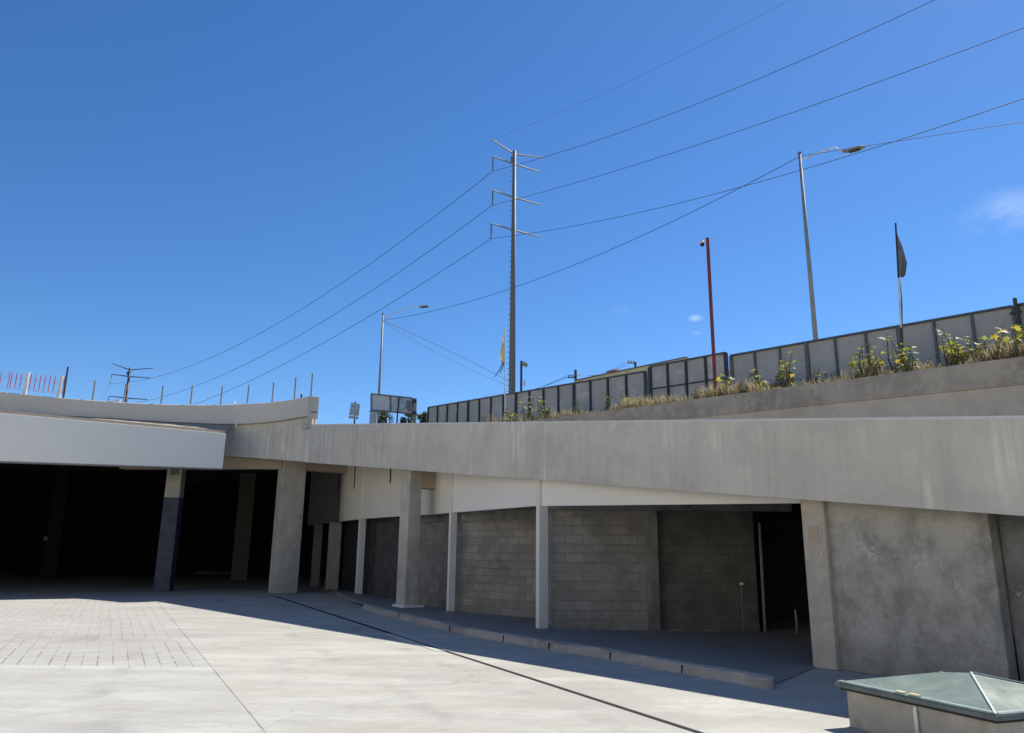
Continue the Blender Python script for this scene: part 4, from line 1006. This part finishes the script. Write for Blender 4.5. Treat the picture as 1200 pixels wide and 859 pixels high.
tree(496, 497, 484, 14, 48, 'dark bushy tree top against the left end of the fence', 800, 6)

# ------------------------------------------------------------------ ochre roofed house beyond the fence
a = atY(674, 445.5, 62); b = atY(803, 418.5, 62)
kk = (a.z - EYE) / (b.z - EYE); b = Vector((b.x * kk, b.y * kk, a.z))
hs = thing('house', (a.x, a.y, 8), 'long low house with an ochre roof edge showing just above the fence', 'house')
dh = Vector((b.x - a.x, b.y - a.y, 0)); nb = Vector((-dh.normalized().y, dh.normalized().x, 0)); nb = -nb if nb.y < 0 else nb
zt_ = a.z; a = Vector((a.x, a.y, 0)); 
MB().box(a + nb * .5 + Zv * 8, dh, nb * 7, Zv * (zt_ - 1.0 - 8)).build('wall', M['housewall'], hs)
m = MB(); m.hexa([a + Zv * (zt_ - .95), a + dh + Zv * (zt_ - .95), a + dh + nb * 8 + Zv * (zt_ - .95), a + nb * 8 + Zv * (zt_ - .95)], [a + Zv * (zt_ - .07), a + dh + Zv * (zt_ - .07), a + dh + nb * 8 + Zv * (zt_ + .1), a + nb * 8 + Zv * (zt_ + .1)]); rf = m.build('roof', M['ochre'], hs)
MB().box(a - nb * .06 - dh * .003 + Zv * (zt_ - .068), dh * 1.006, nb * .4, Zv * .09).build('gutter', M['steelpole'], rf)
q_ = a + dh * .36 + Zv * (zt_ + .1); MB().cbox(q_, .8, .3, .14, dh).build('ridge_tile', M['redplastic'], rf)
q_ = a + dh * .40 + nb * .3 + Zv * (zt_ + .14); MB().cbox(q_, .4, .35, .24, dh).build('roof_vent', M['whitemetal'], rf)

# ------------------------------------------------------------------ pale building added unseen behind the viewpoint to bounce sunlight into the shade
bo = Vector((-17, -11, 0)); ob = thing('bounce_building', bo, 'long pale three storey building, unseen, added opposite the ramp to bounce sunlight', 'building')
b0_ = bo - U * 42; Lb = 80.0; Hb = 12.5
MB().box(b0_, U * Lb, N * 10, Zv * Hb).build('wall', M['bouncewall'], ob)
MB().box(b0_ - N * .15 - U * .1 + Zv * (Hb + .003), U * (Lb + .2), N * 10.3, Zv * .35).build('roof_cap', M['bouncewall'], ob)
for st_i in range(3):
    for wi in range(14):
        p = b0_ + U * (2.5 + wi * 5.6) + Zv * (1.2 + st_i * 3.4)
        fr_o = MB().box(p - N * .05, U * 1.5, N * .04, Zv * 1.5).build('window', M['whitemetal'], ob)
        MB().box(p - N * .065 + U * .07 + Zv * .07, U * 1.36, N * .012, Zv * 1.36).build('pane', M['bluedark'], fr_o)

# ------------------------------------------------------------------ glass skylight in the foreground
zl = .4; Lc = onZ(978, 799, zl); Fc = onZ(1168, 839, zl); e1_ = (Fc - Lc); len1 = e1_.length; e1_ = e1_.normalized(); e2_ = Vector((-e1_.y, e1_.x, 0)); e2_ = -e2_ if e2_.x < 0 else e2_
Wd = 1.55; Rc = Fc + e2_ * Wd; Bc = Lc + e2_ * Wd
sk = thing('glass_skylight', (Lc + Rc) / 2 - Zv * zl, 'low hipped glass skylight on a concrete box in the foreground', 'skylight')
ins = .075; bL = Lc + (e1_ + e2_) * ins; bF = Fc + (-e1_ + e2_) * ins; bR = Rc - (e1_ + e2_) * ins; bB = Bc + (e1_ - e2_) * ins
# hollow concrete base: four walls
th = .12
def flat(p, z): return Vector((p.x, p.y, z))
m = MB()
outer = [bL, bF, bR, bB]; cen = sum(outer, Vector()) / 4
inn = [p + ((e1_ if i in (0, 3) else -e1_) + (e2_ if i in (0, 1) else -e2_)) * th for i, p in enumerate(outer)]
for i in range(4):
    j = (i + 1) % 4
    m.add([flat(outer[i], 0), flat(outer[j], 0), flat(outer[j], .333), flat(outer[i], .333), flat(inn[i], 0), flat(inn[j], 0), flat(inn[j], .333), flat(inn[i], .333)],
          [[0, 1, 2, 3], [5, 4, 7, 6], [3, 2, 6, 7]])
m.build('base', M['skybase'], sk, bevel=.008)
m = MB(); m.hexa([flat(p, .335) for p in (Lc + (e1_ + e2_) * .03, Fc + (-e1_ + e2_) * .03, Rc - (e1_ + e2_) * .03, Bc + (e1_ - e2_) * .03)], [flat(p, .358) for p in (Lc + (e1_ + e2_) * .03, Fc + (-e1_ + e2_) * .03, Rc - (e1_ + e2_) * .03, Bc + (e1_ - e2_) * .03)]); m.build('gasket', M['black'], sk)
m = MB(); m.hexa([flat(p, .36) for p in (Lc, Fc, Rc, Bc)], [flat(p, zl) for p in (Lc, Fc, Rc, Bc)]); m.build('rim', M['rim'], sk, bevel=.003)
ap = (Lc + Rc) / 2; ap = flat(ap, 0); zr = .6
P1 = onZ(1138, 788.5, zr); P2 = onZ(1098, 787.5, zr)
Lg, Fg, Rg, Bg = [flat(p + (cen - flat(p, 0)).normalized() * .02 - Zv * p.z, zl + .004) for p in (Lc, Fc, Rc, Bc)]
pn_ = (Fg - Lg).cross(P1 - Lg).normalized(); r_ = ray(1100, 787.6); P2 = Vector((0, 0, EYE)) + r_ * ((Lg - Vector((0, 0, EYE))).dot(pn_) / r_.dot(pn_))
def pane(name, pts_, mat='glass', th=.012):
    m = MB(); pts_ = [Vector(p) for p in pts_]; m.hexa([p - Zv * th for p in pts_], pts_); return m.build(name, M[mat], sk)
pane('pane', [Lg, Fg, P1, P2]); pane('pane', [Fg, Rg, P1]); pane('pane', [Rg, Bg, P2, P1]); pane('pane', [Bg, Lg, P2])
def bar(a, b, w=.028, h=.016):
    m = MB(); d = (b - a).normalized(); s_ = d.cross(Zv).normalized() * w; m.hexa([a - s_, b - s_, b + s_, a + s_], [a - s_ * .6 + Zv * h, b - s_ * .6 + Zv * h, b + s_ * .6 + Zv * h, a + s_ * .6 + Zv * h]); m.build('glazing_bar', M['glassframe'], sk)
up = Zv * .004
bar(Fg + up, P1 + up, .013, .007); bar(Rg + up, P1 + up, .013, .007); bar(Bg + up, P2 + up, .013, .007)
bar(Lg + up + (e1_ + e2_) * .02, Fg + up + (-e1_ + e2_) * .02, .03, .012); bar(Fg + up + (-e1_ + e2_) * .02, Rg + up - (e1_ + e2_) * .02, .03, .012)
pq = Lg.lerp(Fg, .45) + up * 4 + e2_ * .02; m = MB(); m.cbox(pq + Zv * .006, .1, .04, .014, e1_); m.build('clip', M['yellow'], sk)
pq = Lg.lerp(Fg, .54) + up * 4 + e2_ * .02; m = MB(); m.cbox(pq + Zv * .006, .11, .035, .014, e1_); m.build('clip', M['yellow'], sk)
pc = bL.lerp(bF, .52) - e2_ * .022; m = MB(); m.tube([flat(pc, -.0), flat(pc, .3), flat(pc, .335) + e2_ * .01], .018, 8); m.build('conduit', M['whitemetal'], sk, smooth=True)

# ------------------------------------------------------------------ plants along the retaining wall
def star_leaf(m, c, d, nrm, s, lobes=5):
    d = d.normalized(); sd = nrm.cross(d).normalized(); up_ = d.cross(sd).normalized()
    pts_ = [c]
    for i in range(lobes * 2 + 1):
        an = math.radians(-135 + 270 * i / (lobes * 2)); r_ = s * (.48 if i % 2 == 0 else 1.0) * (1.0 - .12 * abs(an))
        pts_.append(c + d * r_ * math.cos(an) + sd * r_ * math.sin(an) - up_ * .18 * r_)
    k_ = len(pts_); m.add(pts_, [[0, i, i + 1] for i in range(1, k_ - 1)])
def oval_leaf(m, c, d, nrm, s):
    d = d.normalized(); sd = nrm.cross(d).normalized()
    m.add([c, c + d * s * .5 + sd * s * .22, c + d * s - nrm * s * .15, c + d * s * .5 - sd * s * .22], [[0, 1, 2], [0, 2, 3]])
def soil_z(p):
    return rz(rp(Dof(p), 9).y) + .1
def plant(x, yb, hpx, wpx, kind, label, seed, off=10.0):
    rr = random.Random(seed); b = onV(x, yb, rp(20, off), U); D = b.y; sc_ = D / F
    b = Vector((b.x, b.y, min(b.z, soil_z(b) + .02) - .04)); vis = atY(x, yb, D).z
    H = (vis - b.z) + hpx * sc_; Wm = wpx * sc_ / 2
    P = thing('weed_plant', b, label, 'plant', 'leafy weeds along the retaining wall')
    st_ = MB(); lv = MB(); lv2 = MB(); dead = MB()
    ns = 4 if kind != 'tall' else 3
    if kind == 'bush': ns = 8
    for s_ in range(ns):
        tip = b + Vector((rr.uniform(-1, 1) * Wm, rr.uniform(-.6, .6) * Wm, H * rr.uniform(.7, 1.0)))
        mid__ = b.lerp(tip, .5) + Vector((rr.uniform(-.1, .1), rr.uniform(-.1, .1), 0)) * H
        st_.tube([b, mid__, tip], [.02, .014, .006], 5)
        nl = {'star': 7, 'tall': 6, 'bush': 26, 'fine': 24}[kind]
        for i in range(nl):
            f_ = .2 + .8 * (i + rr.random()) / nl; q_ = b.lerp(mid__, f_ * 2) if f_ < .5 else mid__.lerp(tip, f_ * 2 - 1)
            an = rr.uniform(0, 6.28); dd_ = Vector((math.cos(an), math.sin(an), rr.uniform(-.35, .3)))
            nr = Vector((rr.uniform(-.5, .5), rr.uniform(-.9, .3), rr.uniform(.3, 1))).normalized()
            tgt = lv if rr.random() < .58 else lv2
            if kind in ('star', 'tall'):
                pe_ = q_ + dd_ * rr.uniform(.06, .18); st_.tube([q_, pe_], .004, 4, False); star_leaf(tgt, pe_, dd_, nr, rr.uniform(.09, .22))
            else:
                oval_leaf(tgt, q_ + dd_ * rr.uniform(0, .08), dd_, nr, rr.uniform(.05, .12) * (1.0 if kind == 'fine' else 1.25))
    for s_ in range(7 if kind != 'fine' else 4):        # dead stalks
        tip = b + Vector((rr.uniform(-1.2, 1.2) * Wm, rr.uniform(-.6, .6) * Wm, H * rr.uniform(.35, .85))); ds_ = b + Vector((rr.uniform(-.3, .3) * Wm, 0, 0))
        dead.tube([ds_, ds_.lerp(tip, .5) + Vector((rr.uniform(-.06, .06), 0, rr.uniform(0, .05))), tip], [.009, .007, .003], 4)
        for q_ in range(5):
            pq_ = ds_.lerp(tip, rr.uniform(.4, 1)); an = rr.uniform(0, 6.28); oval_leaf(dead, pq_, Vector((math.cos(an), math.sin(an), rr.uniform(-.8, .3))), Vector((0, -.5, .8)), rr.uniform(.03, .08))
    st_.build('stem', M['stem'], P); dead.build('dead_stalk', M['grass'], P)
    a_, b__ = {'star': ('leaf_green', 'leaf_yellow'), 'tall': ('leaf_green', 'leaf_yellow'), 'bush': ('leaf_yellow', 'grass'), 'fine': ('leaf_olive', 'leaf_green')}[kind]
    lv.build('foliage', M[a_], P)
    if lv2.f: lv2.build('foliage', M[b__], P)
PL = [(568, 489, 6, 12, 'fine', 'sparse grey weed at the far left foot of the fence'),
      (597, 488, 14, 14, 'star', 'small green weed at the foot of the tattered flag pole'),
      (617, 486, 24, 20, 'star', 'leafy green weed cluster below the floodlight'),
      (634, 483, 24, 14, 'tall', 'upright weed with pale leaves just right of the floodlight cluster'),
      (640, 484, 10, 12, 'bush', 'small yellowing weed at the end of the floodlight cluster'),
      (677, 479, 12, 8, 'fine', 'thin grey weed between the floodlight and the ochre roof'),
      (711, 476, 16, 14, 'fine', 'dry grey weed before the fence left of the bright green clump'),
      (735, 474, 14, 20, 'star', 'bright green clump in front of the low fence'),
      (750, 472, 8, 12, 'fine', 'low dark weed right of the bright green clump'),
      (852, 459, 22, 8, 'tall', 'thin upright weed at the step between the two fences'),
      (888, 454, 24, 18, 'star', 'mixed green and orange weed right of the camera pole'),
      (915, 450, 34, 30, 'star', 'tall branching green weed midway between camera pole and large lamp'),
      (925, 449, 42, 14, 'tall', 'tallest thin weed left of the large lamp'),
      (955, 447, 18, 26, 'fine', 'grey green weed below the large lamp'),
      (975, 445, 14, 24, 'fine', 'dusty low weed right of the large lamp foot'),
      (1014, 441, 40, 22, 'star', 'yellow leaved weed with dry stems left of the dark flag'),
      (1028, 440, 30, 26, 'bush', 'straw yellow bushy weed left of the dark flag'),
      (1050, 434, 48, 14, 'tall', 'green star leaved vine climbing the dark flag pole'),
      (1066, 433, 34, 18, 'star', 'yellow and green star leaved weed right of the dark flag pole'),
      (1083, 432, 12, 14, 'fine', 'low grey weed a step right of the dark flag'),
      (1112, 428, 48, 16, 'tall', 'tall weed with star leaves left of the big bright patch'),
      (1120, 427, 24, 24, 'bush', 'brown and yellow dry bush by the big bright patch'),
      (1133, 426, 38, 26, 'star', 'bright green broad leaf patch on the right'),
      (1150, 424, 34, 26, 'star', 'bright green broad leaf patch next to the right edge group'),
      (1160, 423, 28, 26, 'fine', 'pale grey green weed among the right edge group'),
      (1175, 421, 34, 26, 'star', 'green weed left of the rusty post'),
      (1188, 419, 48, 22, 'star', 'tallest leafy weed growing round the rusty post'),
      (1198, 418, 40, 20, 'star', 'green weed at the very right edge of the wall')]
for i, (x, yb, h, wd, k_, lb_) in enumerate(PL): plant(x, yb, h, wd, k_, lb_, 50 + i, 9.75 + (i % 3) * .4)

def blades(name, mat, n, seed, o0, o1, h0, h1, dens, label, cat='grass'):
    rr = random.Random(seed); m = MB(); cnt = 0
    while cnt < n:
        D = rr.uniform(4, 44); dx = math.sin(D * 1.7) * .5 + math.sin(D * .63 + 1) * .5 + math.sin(D * 4.1) * .35
        if rr.random() > dens(D, dx): continue
        o = rr.uniform(o0, o1) if rr.random() < .7 else rr.uniform(o0, o0 + .35)
        p = rp(D, o); z = rz(rp(D, 9).y) - .06 + .16 * min(1, (o - 9.36) / .9)
        hgt = (h0 + (h1 - h0) * rr.random() ** 2.2 * 1.4) * (1 + .55 * dx); an = rr.uniform(0, 6.28); lean = Vector((math.cos(an), math.sin(an), 0)) * hgt * rr.uniform(.1, .7)
        sd = Vector((math.cos(an + 1.5), math.sin(an + 1.5), 0)) * rr.uniform(.006, .014)
        p = Vector((p.x, p.y, z)); q_ = p + lean * .4 + Zv * hgt * .65
        m.add([p - sd, p + sd, q_ + sd * .8, q_ - sd * .8, p + lean + Zv * hgt], [[0, 1, 2, 3], [3, 2, 4]]); cnt += 1
    o = m.build(name, M[mat]); o['kind'] = 'stuff'; tag(o, label, cat)
blades('dry_grass', 'grass', 32000, 21, 9.38, 11.4, .07, .36, lambda D, dx: (.3 + .7 * max(0, min(1, .45 + dx)) ** 2) * (1 if D < 15 else .55 if D < 27 else .1), 'straw coloured dry grass growing along the top of the retaining wall')
blades('green_weeds', 'leaf_olive', 9000, 22, 9.38, 11.4, .1, .34, lambda D, dx: max(.1, min(1, .5 - dx)) * (1 if D < 27 else .3), 'low grey green weeds among the dry grass on the retaining wall')

# ------------------------------------------------------------------ light, sky, camera
SUN_AZ = math.radians(48); SUN_EL = math.radians(52)          # azimuth from +Y towards +X
sd_ = Vector((math.sin(SUN_AZ) * math.cos(SUN_EL), math.cos(SUN_AZ) * math.cos(SUN_EL), math.sin(SUN_EL)))
sun = bpy.data.lights.new('sun', 'SUN'); sun.energy = 4.7; sun.angle = math.radians(.5); sun.color = (1, .95, .87)
so = bpy.data.objects.new('sun', sun); COL.objects.link(so); so.rotation_euler = (-sd_).to_track_quat('-Z', 'Y').to_euler()
so.location = (0, 0, 60)
wd_ = bpy.data.worlds.new('World'); sc.world = wd_; wd_.use_nodes = True; t = wd_.node_tree
bg = t.nodes['Background']; sky = t.nodes.new('ShaderNodeTexSky'); sky.sky_type = 'NISHITA'; sky.sun_disc = False
sky.sun_elevation = SUN_EL; sky.sun_rotation = SUN_AZ; sky.altitude = 1500; sky.air_density = 1.0; sky.dust_density = .3; sky.ozone_density = 4.0
bg.inputs['Strength'].default_value = .1
tc = t.nodes.new('ShaderNodeTexCoord')
# a few thin wisps of cloud, each round its own direction in the sky
hsv = t.nodes.new('ShaderNodeHueSaturation'); hsv.inputs['Saturation'].default_value = 1.22; hsv.inputs['Hue'].default_value = .503; t.links.new(sky.outputs[0], hsv.inputs['Color']); col = hsv.outputs[0]
nz = t.nodes.new('ShaderNodeTexNoise'); nz.inputs['Scale'].default_value = 9; nz.inputs['Detail'].default_value = 7; nz.inputs['Roughness'].default_value = .62
mp = t.nodes.new('ShaderNodeMapping'); mp.inputs['Scale'].default_value = (1, 1, 2.2); t.links.new(tc.outputs['Generated'], mp.inputs['Vector']); t.links.new(mp.outputs[0], nz.inputs['Vector'])
def M2(op, a, b=None):
    n_ = t.nodes.new('ShaderNodeMath'); n_.operation = op; n_.use_clamp = False
    for i, v in enumerate((a, b)):
        if v is None: continue
        if isinstance(v, bpy.types.NodeSocket): t.links.new(v, n_.inputs[i])
        else: n_.inputs[i].default_value = v
    return n_.outputs[0]
for (x, y, rad, amt, squash) in ((1180, 256, .06, .34, 1.6), (815, 373, .012, .5, 2.0), (726, 365, .022, .22, 2.2), (817, 390, .009, .15, 2)):
    dv = ray(x, y).normalized()
    sub = t.nodes.new('ShaderNodeVectorMath'); sub.operation = 'SUBTRACT'; sub.inputs[1].default_value = dv; t.links.new(tc.outputs['Generated'], sub.inputs[0])
    ml = t.nodes.new('ShaderNodeVectorMath'); ml.operation = 'MULTIPLY'; ml.inputs[1].default_value = (1, 1, squash); t.links.new(sub.outputs[0], ml.inputs[0])
    ln = t.nodes.new('ShaderNodeVectorMath'); ln.operation = 'LENGTH'; t.links.new(ml.outputs[0], ln.inputs[0])
    mr = t.nodes.new('ShaderNodeMapRange'); mr.interpolation_type = 'SMOOTHSTEP'
    for i, v in ((1, 0), (2, rad), (3, 1), (4, 0)): mr.inputs[i].default_value = v
    t.links.new(ln.outputs[1], mr.inputs[0])
    nr = t.nodes.new('ShaderNodeMapRange'); nr.interpolation_type = 'SMOOTHSTEP'
    for i, v in ((1, .36), (2, .72), (3, 0), (4, 1)): nr.inputs[i].default_value = v
    t.links.new(nz.outputs['Fac'], nr.inputs[0])
    fac = M2('MULTIPLY', M2('MULTIPLY', mr.outputs[0], nr.outputs[0]), amt)
    mx = t.nodes.new('ShaderNodeMix'); mx.data_type = 'RGBA'; t.links.new(fac, mx.inputs[0]); t.links.new(col, mx.inputs[6]); mx.inputs[7].default_value = (7.5, 8.3, 9.2, 1)
    col = mx.outputs[2]
t.links.new(col, bg.inputs['Color'])

cd = bpy.data.cameras.new('camera'); cam = bpy.data.objects.new('camera', cd); COL.objects.link(cam); sc.camera = cam
cd.sensor_fit = 'HORIZONTAL'; cd.sensor_width = 36; cd.lens = 27.0; cd.clip_start = .05; cd.clip_end = 3000
right = Vector((Xc.x, Yc.x, Uc.x)); down = Vector((Xc.y, Yc.y, Uc.y)); fwd = Vector((Xc.z, Yc.z, Uc.z))
mtx = Matrix((right, -down, -fwd)).transposed().to_4x4(); mtx.translation = (0, 0, EYE); cam.matrix_world = mtx
vs = sc.view_settings; vs.view_transform = 'Standard'; vs.look = 'None'; vs.exposure = .6; vs.gamma = 1; vs.use_curve_mapping = False
